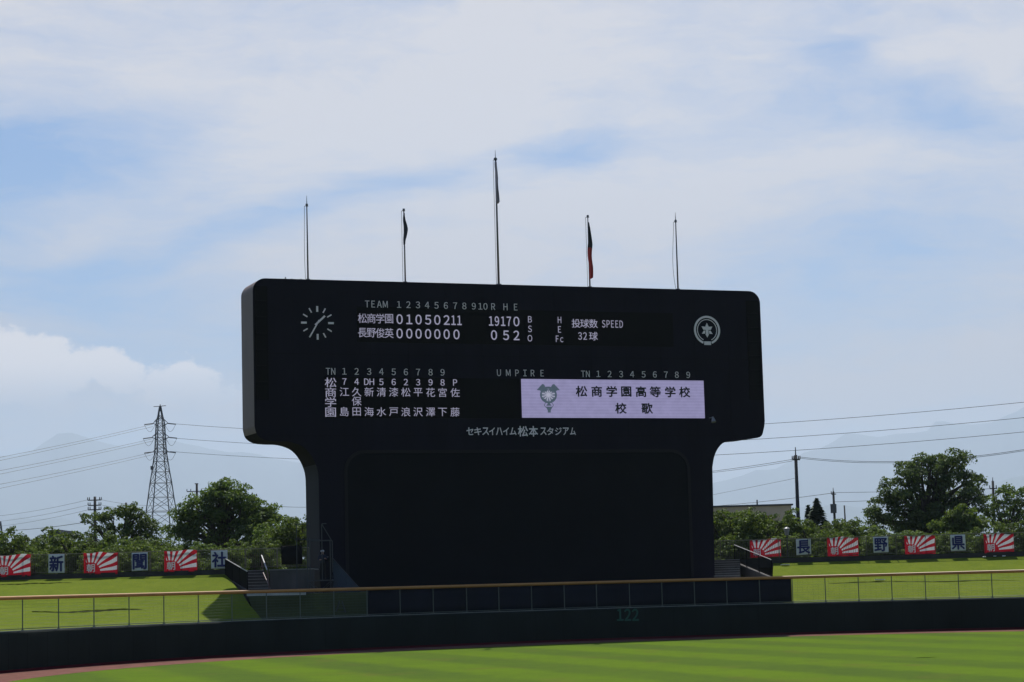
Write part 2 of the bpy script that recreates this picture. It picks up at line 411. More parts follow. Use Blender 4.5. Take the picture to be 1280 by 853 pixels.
A0, A1 = RAD(-95), RAD(70)
def arcs(k=96, a0=A0, a1=A1): return [a0+(a1-a0)*i/k for i in range(k+1)]
b = MB()
rows = [[arc(a, r, 0.0) for a in arcs(64)] for r in (0.5, 14, 28, AR-4.4)]
b.grid(rows)
pts = [arc(A1, AR-4.4, 0), arc(A1, 0.5, 0), arc(A0, .5, 0), arc(A0, AR-4.4, 0)]
b.add([(-60, -10, 0), (90, -10, 0), (90, arc(A1, AR-4.4, 0).y, 0), (arc(A1, AR-4.4, 0).x, arc(A1, AR-4.4, 0).y, 0), (AC.x, AC.y, 0), arc(A0, AR-4.4, 0), (-60, arc(A0, AR-4.4, 0).y, 0)], [(0, 1, 2, 3, 4, 5, 6)])
tag(b.build('outfield_grass', G_FIELD), kind='structure')
b = MB(); b.grid([[arc(a, r, .004) for a in arcs(96)] for r in (AR-4.4, AR-.02)])
tag(b.build('warning_track', mat('red_clay', (.16, .080, .066), 1, nscale=1.5, namp=.25, spec=0)), kind='structure')

# grass banks behind the wall, and the terrace the trees stand on
LF_Y, RF_Y, LZ, RZ = 134.0, 150.0, 4.62, 4.55         # fence lines left and right of the board
def bank(name, a0, a1, top, k=40, m=14, mt=G_BANK, pw=1.0):
    b = MB(); rows = []
    for j in range(m+1):
        t = j/m; row = []
        for i in range(k+1):
            a = a0+(a1-a0)*i/k; p = arc(a, AR+.32, WALL_H-.08); q = top(i/k, a)
            e = t**pw + .05*sin(pi*t)*sin(3*t+i*.13)/pw
            r = p.lerp(q, t); r.z = p.z+(q.z-p.z)*(e) + .05*sin(i*.9+j*1.3)*sin(pi*t)
            row.append(r)
        rows.append(row)
    b.grid(rows); BANKS[name] = rows; return tag(b.build(name, mt, smooth=True), kind='structure')
BANKS = {}
aL0, aL1 = RAD(-95), arc_ang(334)
STX = at(282, 720, LF_Y).x                              # where the left stairs cut the bank
def top_left(t, a): return Vector((-52+(STX+52)*t, LF_Y-.25, LZ))
bank('bank_left', aL0, aL1, top_left)
TERR = 3.32
def top_mid(t, a):
    q0, q1, q2 = at(309.5, 739, 128.6), at(384, 741, 127), bw(17.5, -3.2, TERR)
    p = q0.lerp(q1, t/.12) if t < .12 else q1.lerp(q2, (t-.12)/.88)
    p.z = TERR; return p
aR0 = arc_ang(966)
bank('bank_middle', aL1, aR0, top_mid, pw=2.4, mt=grass_mat('shade_grass', (.036, .046, .022), (.070, .080, .036)))  # darker, greyer grass colour paints in the scoreboard's shade on this bank
SRX = at(966, 700, RF_Y).x
def top_right(t, a): return Vector((SRX+(62-SRX)*t, RF_Y-.25-3*t, RZ))
bank('bank_right', aR0, arc_ang(1650), top_right)
b = MB()
q0, q1, q2 = at(309.5, 739, 128.6), at(384, 741, 127), bw(17.5, -3.2, TERR)
b.add([Vector((q.x, q.y, TERR-.004)) for q in (q0, q1, q2, bw(17.5, 14, 0), bw(-19, 14, 0), at(300, 730, 136))], [(0, 1, 2, 3, 4, 5)])
tag(b.build('terrace_paving', MT['concrete']), kind='structure')
def on_bank(name, px, t):
    rows = BANKS[name]; m = len(rows)-1; j = min(int(t*m), m-1); f = t*m-j; tg = ray(px, 740); tg = tg.x/tg.y
    line = [a.lerp(c, f) for a, c in zip(rows[j], rows[j+1])]
    for p, q in zip(line[:-1], line[1:]):
        a, c = p.x-tg*p.y, q.x-tg*q.y
        if a*c <= 0: return p.lerp(q, a/(a-c) if a != c else 0)
    return line[0] if abs(line[0].x-tg*line[0].y) < abs(line[-1].x-tg*line[-1].y) else line[-1]
def drain(name, px0, px1, t, hw):
    b = MB(); n = 24; rows = [[], []]
    for i in range(n+1):
        px = px0+(px1-px0)*i/n; w = hw*(.45+.55*sin(pi*i/n))*(1+.4*sin(i*2.3))
        for k in (0, 1): rows[k].append(on_bank(name, px, t+.004*sin(i*.7)+(w if k else -w))+Vector((0, 0, .03)))
    b.grid(rows); tag(b.build('drain_channel', DRAIN), kind='structure')
DRAIN = MT['drain']
drain('bank_left', 40, 178, .34, .012); drain('bank_right', 1036, 1275, .40, .006); drain('bank_left', 0, 90, .90, .006)
for px, t, lb in ((1100, .42, 'white scrap lying on the right bank by the drain line, seen through the netting'), (983, .90, 'white scrap on the right bank just beyond the barred stair railing'),
                  (1233, .97, 'first of three white scraps below the last sunburst banner'), (1246, .98, 'middle one of three white scraps below the last sunburst banner'), (1257, .98, 'last of three white scraps below the last sunburst banner')):
    c = on_bank('bank_right', px, t)+Vector((0, 0, .05)); q = random.Random(px)
    ln = .34 if px in (1100, 983) else .13
    b = MB(); pts = [Vector((c.x+ln*cos(a)*q.uniform(.6, 1.1), c.y+.14*sin(a)*q.uniform(.6, 1.1), c.z+q.uniform(-.01, .03))) for a in [2*pi*i/9 for i in range(9)]]
    b.prism([p+Vector((0, 0, .05)) for p in pts], pts); tag(b.build('paper_scrap', MT['scrap']), lb, 'scrap', 'white scraps on the right bank')
b = MB()   # raised ground behind the fences
b.grid([[Vector((x, LF_Y+dy, z)) for x in (-120, -80, STX-.2, -16.2)] for dy, z in ((-.25, LZ-.02), (30, LZ), (70, LZ-.5), (95, -.1))])
b.grid([[Vector((x, RF_Y+dy, z)) for x in (-16.2+0.02, SRX, 70, 130)] for dy, z in ((3.5, RZ-.02), (30, RZ), (60, RZ-.5), (85, -.1))])
tag(b.build('tree_terrace', G_FAR), kind='structure')

# outfield wall -------------------------------------------------------------
wl = empty('outfield_wall', arc(0, AR, 0), 'long dark green padded outfield wall with the number 122 in faint green', 'wall')
b = MB(); aa = arcs(160)
b.grid([[arc(a, r, z) for a in aa] for r, z in ((AR, 0), (AR-.03, .1), (AR-.03, WALL_H-.12), (AR+.03, WALL_H-.02), (AR+.1, WALL_H-.02))])
b.build('wall_pad', MT['wall'], wl, True)
b = MB(); b.grid([[arc(a, r, z) for a in aa] for r, z in ((AR+.1, WALL_H-.2), (AR+.1, WALL_H+.02), (AR+.34, WALL_H+.02), (AR+.34, 0))])
b.build('wall_cap', MT['wallcap'], wl)
b = MB(); b.grid([[arc(a, r, z) for a in aa] for r, z in ((AR-.16, 0), (AR-.16, .11), (AR-.03, .13))]); b.build('base_strip', MT['maroon'], wl)
b = MB()
for k in range(70):
    a = A0+(A1-A0)*k/70; p = arc(a, AR-.032, 0); q = arc(a, AR-.032, WALL_H-.13)
    b.bar(p, q, .008, n=4)
b.build('pad_seam', MT['black'], wl)

# glyphs --------------------------------------------------------------------
GL = {}
def glyph(ch, bold=0.0):
    if '0' <= ch <= 'z': ch = chr(ord(ch)+0xFEE0)      # the gothic face of the board
    k = (ch, bold)
    if k in GL: return GL[k]
    cu = bpy.data.curves.new('glyph', 'FONT'); cu.body = ch; cu.offset = bold; cu.resolution_u = 3; cu.size = 1
    o = bpy.data.objects.new('glyph', cu); COL.objects.link(o)
    dg = bpy.context.evaluated_depsgraph_get(); dg.update()
    me = bpy.data.meshes.new_from_object(o.evaluated_get(dg))
    vs = [v.co.copy() for v in me.vertices]; fs = [tuple(p.vertices) for p in me.polygons]
    bpy.data.objects.remove(o); bpy.data.curves.remove(cu); bpy.data.meshes.remove(me)
    xs = [v.x for v in vs]; ys = [v.y for v in vs]
    GL[k] = (vs, fs, min(xs), max(xs), min(ys), max(ys)); return GL[k]
def put_glyph(b, ch, c, ex, ey, w_, h_, bold=0.0, ref=None, m=0):
    """one character centred on c, its axes ex and ey, filling w_ x h_ (or scaled as the reference character would be)"""
    vs, fs, x0, x1, y0, y1 = glyph(ch)
    if ref: _, _, rx0, rx1, ry0, ry1 = glyph(ref)
    else: rx0, rx1, ry0, ry1 = x0, x1, y0, y1
    sx, sy = w_/(rx1-rx0), h_/(ry1-ry0)
    cy = (ry0+ry1)/2 if ref in ('0', 'H') else (y0+y1)/2
    nb = ex.cross(ey)                                   # towards the viewer
    t = bold*1.15*h_
    for k, (ox, oy) in enumerate(((-t, 0), (t, 0), (0, t), (0, -t)) if bold > .015 else ((-t, 0), (t, 0)) if bold else ((0, 0),)):
        b.add([c+ex*((v.x-(x0+x1)/2)*sx+ox)+ey*((v.y-cy)*sy+oy)+nb*(.0015*k) for v in vs], fs, m)
ZUP = Vector((0, 0, 1))
PXM = 19.45                                             # photo pixels per metre on the board
def row(b, chars, zref, w_, h_, bold=.0, ref='0', v=-.035, dz=0):
    """chars: (character, x pixel); zref: a pixel on the row's middle line"""
    _, z = uz(*zref, v)
    for ch, x in chars:
        u, _ = uz(x, zref[1]+(x-zref[0])*.012, v)
        n = len(ch)
        for i, c in enumerate(ch):
            ww = w_/PXM/cos(TH); uo = (i-(n-1)/2)*ww*1.28
            if n == 2 and ref == '0' and w_ > 6.5: ww *= .74; uo *= .78
            wid, r = ww, ref
            if ref == '0' and c.isalpha(): wid, r = ww*1.06, 'H'
            put_glyph(b, c, bw(u+uo, v, z), BU, ZUP, wid, h_/PXM, bold, r)

# scoreboard ----------------------------------------------------------------
sb = empty('scoreboard', bw(0, 1.5, TERR), 'huge dark navy baseball scoreboard with a clock and lit team names', 'scoreboard')
DEP = 3.0
def cr(pts, k=5):                                       # smooth a polyline
    o = []
    for i in range(len(pts)-1):
        p0, p1, p2, p3 = pts[max(i-1, 0)], pts[i], pts[i+1], pts[min(i+2, len(pts)-1)]
        for j in range(k):
            t = j/k
            o.append(tuple(.5*((2*p1[d])+(-p0[d]+p2[d])*t+(2*p0[d]-5*p1[d]+4*p2[d]-p3[d])*t*t+(-p0[d]+3*p1[d]-3*p2[d]+p3[d])*t**3) for d in (0, 1)))
    o.append(pts[-1]); return o
uL, uR = uz(317, 450)[0], uz(952.9, 450)[0]
zT = (uz(340, 348.3)[1]+uz(925, 363.7)[1])/2; zB = uz(340, 552)[1]
cL, cR = uz(399, 640)[0], uz(890.3, 640)[0]
def arcpts(cu, cz, r, a0, a1, k=8): return [(cu+r*cos(RAD(a0+(a1-a0)*i/k)), cz+r*sin(RAD(a0+(a1-a0)*i/k))) for i in range(k+1)]
ra = .82
outl = arcpts(uL+ra, zT-ra, ra, 180, 90) + arcpts(uR-ra, zT-ra, ra, 90, 0)
outl += cr([(uR, zT-ra-1), (uR, uz(955, 515)[1]), (uR, uz(955, 526)[1]), uz(954.6, 537), uz(949.8, 546.6), uz(930, 549.3), uz(909, 552), uz(900, 557.5), uz(893.5, 569), uz(890.5, 584)])[1:]
outl += [(cR, TERR), (cL, TERR)]
outl += cr([(cL, uz(399, 606)[1]), uz(397, 588), uz(390, 571), uz(378.5, 558.5), uz(362, 552.6), uz(345, 551.8), uz(331, 550), uz(321.5, 543.5), (uL, uz(317, 533)[1])])
b = MB(); b.prism([bw(u, 0, z) for u, z in outl], [bw(u, DEP, z) for u, z in outl], 0, 1)
# ceiling-facing faces of the side get the soffit material
body = b.build('board_shell', [MT['board'], MT['board_side'], MT['soffit'], MT['column_side']], sb)
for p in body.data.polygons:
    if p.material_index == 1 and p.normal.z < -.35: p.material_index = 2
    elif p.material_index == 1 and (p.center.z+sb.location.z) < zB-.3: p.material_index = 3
# the lower front panel, slightly darker, inside its border
def rectuz(x0, y0, x1, y1, v=-.02):
    a, c = uz(x0, y0, v), uz(x1, y1, v); return a[0], c[1], c[0], a[1]
pu0, pu1 = uz(433, 640)[0], uz(862.5, 640)[0]; pz1 = uz(640, 564.3)[1]; pr = 1.25
def uframe(o):
    return [(pu0-o, TERR+.01)] + arcpts(pu0+pr, pz1-pr, pr+o, 180, 90, 10) + arcpts(pu1-pr, pz1-pr, pr+o, 90, 0, 10) + [(pu1+o, TERR+.01)]
b = MB(); f1, f0 = uframe(.10), uframe(-.10)
for i in range(len(f1)-1):
    q = [f1[i], f1[i+1], f0[i+1], f0[i]]
    b.prism([bw(u, -.06, z) for u, z in q], [bw(u, -.001, z) for u, z in q])
b.build('border_trim', MT['trim'], sb)
f0 = uframe(-.101)
b = MB(); b.prism([bw(u, -.02, z) for u, z in f0], [bw(u, -.002, z) for u, z in f0]); b.build('lower_panel', MT['board_low'], sb)
# vertical cladding joints of the face
b = MB()
for k in range(1, 14):
    u = uL+(uR-uL)*k/14
    for z0, z1 in ((zB+.5, zT-.4),): b.box(bw(u, -.004, (z0+z1)/2), BU*.008, BN*.003, ZUP*(z1-z0)/2)
for py in (446, 545):
    z = uz(640, py)[1]; b.box(bw((uL+uR)/2, -.005, z), BU*(uR-uL-1.6)/2, BN*.003, ZUP*.01)
b.build('cladding_joint', MT['louver'], sb)
def panel(name, x0, y0, x1, y1, m, v=-.012, th=.02, ycorr=True):
    u0, u1 = uz(x0, (y0+y1)/2)[0], uz(x1, (y0+y1)/2)[0]; xm = (x0+x1)/2
    z1, z0 = uz(xm, y0)[1], uz(xm, y1)[1]
    b = MB(); b.box(bw((u0+u1)/2, v, (z0+z1)/2), BU*(u1-u0)/2, BN*th/2, ZUP*(z1-z0)/2); return b.build(name, m, sb), (u0, u1, z0, z1)
panel('display_panel', 446, 387.5, 841, 431, MT['led_off'])
panel('display_panel', 405.5, 472.5, 649.5, 523, MT['led_off'])
scr, (su0, su1, sz0, sz1) = panel('video_screen', 651.9, 475.0, 880, 522.7, MT['led_screen'], -.02, .036)
scr['label'] = 'lit lavender video screen'
# fine module grid on the lit screen
mm = MT['led_screen'].node_tree; p = mm.nodes['Principled BSDF']
t_ = mm.nodes.new('ShaderNodeTexCoord'); n_ = mm.nodes.new('ShaderNodeTexNoise'); n_.inputs['Scale'].default_value = 2.2; n_.inputs['Detail'].default_value = 3
wv_ = mm.nodes.new('ShaderNodeTexWave'); wv_.bands_direction = 'Z'; wv_.inputs['Scale'].default_value = 1.6
mm.links.new(t_.outputs['Object'], n_.inputs['Vector']); mm.links.new(t_.outputs['Object'], wv_.inputs['Vector'])
ad = mm.nodes.new('ShaderNodeMath'); ad.operation = 'MULTIPLY_ADD'; ad.inputs[1].default_value = .3; ad.inputs[2].default_value = .62
mm.links.new(n_.outputs['Fac'], ad.inputs[0])
ad2 = mm.nodes.new('ShaderNodeMath'); ad2.operation = 'MULTIPLY_ADD'; ad2.inputs[1].default_value = .10
mm.links.new(wv_.outputs['Fac'], ad2.inputs[0]); mm.links.new(ad.outputs[0], ad2.inputs[2]); mm.links.new(ad2.outputs[0], p.inputs['Emission Strength'])
# dark louvred strips at both ends
for x0, x1, y0, y1 in ((318.6, 335, 358, 500), (934, 950.5, 376, 500)):
    u0, u1 = uz(x0, 430)[0], uz(x1, 430)[0]; xm = (x0+x1)/2; z1, z0 = uz(xm, y0)[1], uz(xm, y1)[1]
    b = MB(); b.box(bw((u0+u1)/2, -.008, (z0+z1)/2), BU*(u1-u0)/2, BN*.007, ZUP*(z1-z0)/2)
    for k in range(7):
        z = z0+(z1-z0)*(k+.5)/7
        b.box(bw((u0+u1)/2, -.03, z), BU*(u1-u0)*.40, BN*.02, ZUP*(z1-z0)/7*.40, 1)
    b.build('louver_panel', [MT['louver'], MT['led_off']], sb)

def lettering(name, fill, m):
    b = MB(); fill(b); return b.build(name, m, sb)
INN = [('1', 498.8), ('2', 510.5), ('3', 522.4), ('4', 533.9), ('5', 545.6), ('6', 557.3), ('7', 568.9), ('8', 580.4), ('9', 592.3), ('10', 603.6), ('R', 616.5), ('H', 631.8), ('E', 644.6)]
lettering('team_heading', lambda b: row(b, [('T', 459), ('E', 466.5), ('A', 474.2), ('M', 481.6)], (470, 380.4), 5.0, 8.4, .012, 'H'), MT['paint_dim'])
lettering('inning_heading', lambda b: row(b, INN[:10], (560, 382.2), 5.0, 8.4, .012), MT['paint_dim'])
lettering('total_heading', lambda b: row(b, INN[10:], (560, 382.2), 5.0, 8.4, .012, 'H'), MT['paint_dim'])
KX = (453, 464.2, 475.3, 486.4)
DX = (499.5, 511.6, 523.2, 535.1, 546.6, 558.3, 570.6)
TX = (617.5, 632.5, 645.5)
for nm_, sc1, tot, yk, yd in (('松商学園', ['0', '1', '0', '5', '0', '2', '11'], ['19', '17', '0'], 398.3, 399.2), ('長野俊英', list('0000000'), ['0', '5', '2'], 416.3, 417.0)):
    lettering('team_name', lambda b: row(b, list(zip(nm_, KX)), (470, yk), 9.6, 11.4, .0, '国'), MT['led'])
    lettering('inning_score', lambda b: row(b, list(zip(sc1, DX)), (499.5, yd), 7.3, 12.0, .0155), MT['led'])
    lettering('total_score', lambda b: row(b, list(zip(tot, TX)), (499.5, yd), 7.3, 12.0, .0155), MT['led'])
for ch, y in (('B', 399.4), ('S', 411.3), ('O', 423)): lettering('count_letter', lambda b: row(b, [(ch, 662.4)], (662.4, y), 4.8, 8.0, .006, 'H'), MT['led'])
for ch, y in (('H', 400.2), ('E', 412), ('Fc', 423.8)): lettering('call_letter', lambda b: row(b, [(ch, 699.4)], (699.4, y), 4.4, 8.2, .006, 'H'), MT['led'])
lettering('pitch_count_heading', lambda b: row(b, list(zip('投球数', (720, 730.8, 741.8))), (731, 404.6), 9.8, 10.6, .008, '国'), MT['led'])
lettering('speed_heading', lambda b: row(b, list(zip('SPEED', (754.6, 760.2, 765.6, 771, 776.5))), (765.5, 405.2), 4.3, 9.2, .006, 'H'), MT['led'])
lettering('pitch_count', lambda b: (row(b, [('3', 725), ('2', 731.3)], (731, 420.3), 4.8, 9.6, .008), row(b, [('球', 741.8)], (741.8, 420.4), 9.8, 10.4, .008, '国')), MT['led'])
BX = (430.5, 445.8, 461.4, 476.7, 492.1, 507.3, 522.6, 538.2, 553.2, 568.9)
H2 = MT['paint_dim']
lettering('order_heading', lambda b: row(b, [('TN', 413.3)], (413.3, 464.4), 4.8, 8.2, .012, 'H'), H2)
lettering('order_heading', lambda b: row(b, list(zip('123456789', BX)), (492, 465), 5.0, 8.2, .012), H2)
lettering('umpire_heading', lambda b: row(b, list(zip('UMPIRE', (623.7, 635.3, 646.3, 656.2, 665.8, 677.7))), (650, 466.4), 4.8, 8.2, .012, 'H'), H2)
lettering('order_heading', lambda b: row(b, [('TN', 731.8)], (731.8, 467.6), 4.8, 8.2, .012, 'H'), H2)
lettering('order_heading', lambda b: row(b, list(zip('123456789', (748, 762, 776.3, 790.2, 804.5, 818.5, 832.4, 846, 860.3))), (804, 468.2), 5.0, 8.2, .012), H2)
lettering('batting_team_name', lambda b: [row(b, [(ch, 413.3)], (413.3, y), 12.2, 11.2, .006, '国') for ch, y in zip('松商学園', (478.2, 490.6, 502.9, 515.6))], MT['led'])
lettering('position_row', lambda b: row(b, list(zip(['7', '4', 'DH', '5', '6', '2', '3', '9', '8', 'P'], BX)), (500, 477.8), 5.0, 8.0, .012), MT['led'])
for nm_, x_, p_ in zip(('江島', '久保田', '新海', '清水', '漆戸', '松浪', '平沢', '花澤', '宮下', '佐藤'), BX, range(10)):
    lettering('player_name', lambda b: [row(b, [(ch, x_)], (500, y), 10.0, 10.6, .0, '国') for ch, y in zip(nm_, (490.4, 502, 515) if len(nm_) == 3 else (490.4, 515))], MT['led'])
lettering('screen_text', lambda b: row(b, list(zip('松商学園高等学校', (726.9, 745.9, 764.6, 782.8, 801.3, 819.1, 837.9, 855.8))), (791, 489.8), 12.6, 12.6, .030, '国', -.05), MT['ink'])
lettering('screen_text', lambda b: row(b, [('校', 776.1), ('歌', 808.9)], (791, 510.6), 12.6, 12.6, .030, '国', -.05), MT['ink'])
def stad(b):
    bx = [(583.2, 591.7), (592.9, 601.9), (602.9, 611.1), (611.3, 618.6), (620, 628), (628.9, 636.2), (637, 645.5), (647.4, 660), (661, 672.5), (675.3, 683.1), (683.7, 691.9), (693.7, 702.2), (703.6, 711.2), (712.4, 719.7)]
    for ch, (x0, x1) in zip('セキスイハイム松本スタジアム', bx):
        kj = ch in '松本'
        u, z = uz((x0+x1)/2, 539.2, -.035); z = uz(650, 539.3, -.035)[1]
        put_glyph(b, ch, bw(u, -.035, z), BU, ZUP, (x1-x0)*.97/PXM/cos(TH), (12.8 if kj else 9.2)/PXM, .02)
lettering('stadium_name', stad, MT['paint'])

# clock
clk = MB(); cu_, cz_ = uz(396.6, 403.9); R0 = 20.6/PXM
def plate(b, cu, cz, ang, r0, r1, hw, v=-.04, m=0, th=.012):
    d = BU*sin(ang)+ZUP*cos(ang); s = BU*cos(ang)-ZUP*sin(ang); c = bw(cu, v, cz)
    b.box(c+d*(r0+r1)/2, s*hw, BN*th, d*(r1-r0)/2, m)
for k in range(12):
    big = k % 3 == 0; plate(clk, cu_, cz_, k*pi/6, R0*(.66 if big else .70), R0, .062 if big else .04)
ck = clk.build('clock_dial', MT['paint'], sb)
b = MB(); plate(b, cu_, cz_, RAD(47.5), -.2, .66, .06, -.055); h_ = b.build('hour_hand', MT['paint'], ck)
b = MB(); plate(b, cu_, cz_, RAD(210), -.2, 1.0, .042, -.085); h_ = b.build('minute_hand', MT['paint'], ck)

# round city emblem
eu, ez = uz(883.6, 413.0); b = MB()
def ring(b, cu, cz, r0, r1, a0, a1, v=-.04, k=48, m=0):
    for i in range(k):
        p, q = a0+(a1-a0)*i/k, a0+(a1-a0)*(i+1)/k
        qd = [(cu+r*sin(t), cz+r*cos(t)) for r, t in ((r0, p), (r1, p), (r1, q), (r0, q))]
        b.prism([bw(u, v, z) for u, z in qd], [bw(u, v+.02, z) for u, z in qd], m)
ring(b, eu, ez, .83, .97, RAD(-160), RAD(160)); ring(b, eu, ez, .69, .74, RAD(-156), RAD(156))
b.box(bw(eu, -.035, ez-.88), BU*.25, BN*.012, ZUP*.12)
st = []
for i in range(12):
    r = .50 if i % 2 == 0 else .27; st.append((eu+r*sin(i*pi/6)*.92, ez+r*cos(i*pi/6)))
def star(seg): b.prism([bw(u, -.04, z) for u, z in seg], [bw(u, -.02, z) for u, z in seg])
star([st[10], st[11], st[0], st[1], st[2], (eu+.27, ez+.02), (eu-.27, ez+.02)])
star([(eu-.10, ez+.015), (eu+.10, ez+.015), (eu+.10, ez-.25), st[5], st[6], st[7], (eu-.10, ez-.25)][:3]+[(eu+.13, ez-.27), st[6], (eu-.13, ez-.27), (eu-.10, ez-.25)])
star([(eu+.14, ez-.03), (eu+.25, ez-.03), st[4], (eu+.16, ez-.24)]); star([(eu-.25, ez-.03), (eu-.14, ez-.03), (eu-.16, ez-.24), st[8]])
b.build('city_emblem', MT['paint'], sb)

# crest on the lit screen
ku, kz = uz(685.6, 493.9, -.05); b = MB()
def pol(b, pts, m=0, v=-.05): b.prism([bw(ku+x, v, kz+y) for x, y in pts], [bw(ku+x, v+.008, kz+y) for x, y in pts], m)
CK = 1/(15.5*PXM)
def cpt(pts, sg=1): return [(sg*x*CK/.93, y*CK) for x, y in pts]
for s in (-1, 1):
    pol(b, cpt([(227, 95), (117, 215), (82, 205), (47, 140), (14, 118), (14, 88), (40, 70), (75, 60), (150, 72), (168, 88)], s), 0, -.058)
    pol(b, cpt([(62, -88), (118, -62), (62, -132), (24, -128)], s), 0, -.064)
for i in range(36):
    p, q = 2*pi*i/36, 2*pi*(i+1)/36
    pol(b, cpt([(r*sin(t), r*cos(t)) for r, t in ((128, p), (165, p), (165, q), (128, q))]))
pol(b, cpt([(-52, -212), (54, -212), (3, -140)]), 0, -.062)
pol(b, cpt([(-60, -232), (74, -232), (34, -300), (34, -346), (-24, -346), (-24, -300)]), 0, -.062)
for s in (-1, 1): pol(b, cpt([(52, -150), (62, -146), (98, -200), (62, -250), (54, -244), (84, -200)], s), 0, -.06)
cr_ = b.build('school_crest', MT['crest'], sb)
b = MB(); pol(b, cpt([(134*sin(2*pi*i/40), 134*cos(2*pi*i/40)) for i in range(40)]), 0, -.045); b.build('crest_disc', MT['crest_mid'], cr_)
b = MB()
for k in range(6):
    a = RAD(15+30*k); d = (sin(a), cos(a)); q = (cos(a), -sin(a))
    pol(b, cpt([(d[0]*e+q[0]*w_*8, d[1]*e+q[1]*w_*8) for e, w_ in ((-132, 1), (132, 1), (132, -1), (-132, -1))]), 0, -.0495-.0006*k)
b.build('crest_spoke', MT['crest2'], cr_)
# small floodlight under the screen corner and little fittings on the roof
b = MB(); lu, lz = uz(886.5, 525)
b.bar(bw(lu, -.04, lz+.12), bw(lu, -.5, lz+.12), .03); b.bar(bw(lu+.02, -.5, lz+.16), bw(lu+.02, -.62, lz-.2), .05, .17, 10)
b.build('floodlight', MT['lamp'], sb)
b = MB()
for px in (361, 369, 380.5):
    u = uz(px, 348)[0]; b.bar(bw(u, .8, zT-.05), bw(u, .8, zT+(.22 if px < 365 else .14)), .035)
    b.bar(bw(u-.1, .8, zT+.1), bw(u+.1, .8, zT+.1), .025)
b.build('roof_fitting', MT['black'], sb)

# flagpoles and flags
def flagpole(px_b, py_b, px_t, py_t, r, label, hal=0, finial=True):
    v = 1.5; u, _ = uz(px_b, py_b, v); _, zt = uz(px_t, py_t, v)
    root = empty('flagpole', bw(u, v, zT), label, 'flagpole', 'flagpoles on top of the scoreboard')
    MB().bar(bw(u, v, zT-.02), bw(u, v, zt), r*.70, r*.42, 10).build('pole', MT['pole'], root, True)
    MB().bar(bw(u, v, zT+.0), bw(u, v, zT+.25), r*2.0, r*1.6, 10).build('base_collar', MT['pole'], root)
    b = MB(); b.bar(bw(u, v, zt-.02), bw(u, v, zt+.10), r*1.05, r*.9, 8)
    if finial: b.bar(bw(u, v, zt+.1), bw(u, v, zt+.62), .028, .012, 5)
    b.bar(bw(u-.16, v, zt-.05), bw(u+.1, v, zt-.05), .02, None, 4)
    b.build('finial', MT['pole'], root)
    pts = [bw(u-.16-hal*sin(pi*(.15+.85*t/10))*.8*(t/10), v, zt-.06+(zT+.3-zt)*t/10) for t in range(11)]
    MB().path(pts, .014, 4).build('halyard', MT['wire'], root)
    return u, zt
P = {}
P[1] = flagpole(385, 348.6, 383.2, 256.9, .085, 'bare flagpole above the clock end of the scoreboard, no flag on it', .1)
P[2] = flagpole(506.6, 351.5, 504.8, 263, .08, 'flagpole carrying the dark limp flag above the inning numbers', 0, False)
P[3] = flagpole(623.4, 355.3, 618.9, 199.5, .115, 'tallest flagpole, at the middle of the scoreboard top')
P[4] = flagpole(737.4, 358, 734.4, 271, .08, 'flagpole carrying the black and red flag', 0, False)
P[5] = flagpole(847.5, 360.8, 845, 277, .085, 'bare flagpole with a slack rope above the round emblem', .38)
def flag(key, z_off, length, widths, mats, split, label, seed):
    u0, zt = P[key]; rnd = random.Random(seed); v = 1.5
    root = MB(); nz_, nf = 26, 25; rows = []
    ph = [rnd.uniform(0, 6) for _ in range(4)]
    for j in range(nz_+1):
        t = j/nz_; z = zt-z_off-length*t
        wd = widths[0]
        for k in range(len(widths)-1):
            a = k/(len(widths)-1); c = (k+1)/(len(widths)-1)
            if a <= t <= c: wd = widths[k]+(widths[k+1]-widths[k])*(t-a)/(c-a)
        r_ = []
        for i in range(nf):
            s = i/(nf-1); lat = -.07+wd*(.5-.5*cos(s*pi*3.0+ph[0]*.1))*(.35+.65*s) + .03*sin(9*t+ph[1])
            dep = .16*sin(s*pi*5+ph[2]+2.3*t)*(.3+.7*t) + .05*sin(12*s+7*t+ph[3])-.17
            r_.append(bw(u0+lat, v+dep, z-.35*s*wd*(.5+.5*t)-.06*sin(6*s+ph[3])*t))
        rows.append(r_)
    root.grid(rows)
    for q, f in enumerate(root.f):
        root.mi[q] = 0 if (q//(nf-1))/nz_ < split else 1
    o = root.build('flag', mats, None, True)
    md = o.modifiers.new('thick', 'SOLIDIFY'); md.thickness = .012
    o.location = (0, 0, 0)
    return tag(o, label, 'flag', 'limp flags on the scoreboard poles')
flag(2, .2, 2.0, (.07, .11, .22, .20, .07), [MT['cloth_dark'], MT['cloth_dark']], .5, 'dark limp flag hanging on the pole above the inning numbers', 3)
flag(3, .15, 2.75, (.10, .13, .17, .20, .16), [MT['cloth_white'], MT['cloth_white']], .5, 'pale mauve white flag hanging limp on the tallest pole', 5)
flag(4, .4, 3.75, (.07, .12, .24, .20, .22, .16), [MT['cloth_black'], MT['cloth_red']], .45, 'limp flag, black above and red below, hanging from its pole', 8)

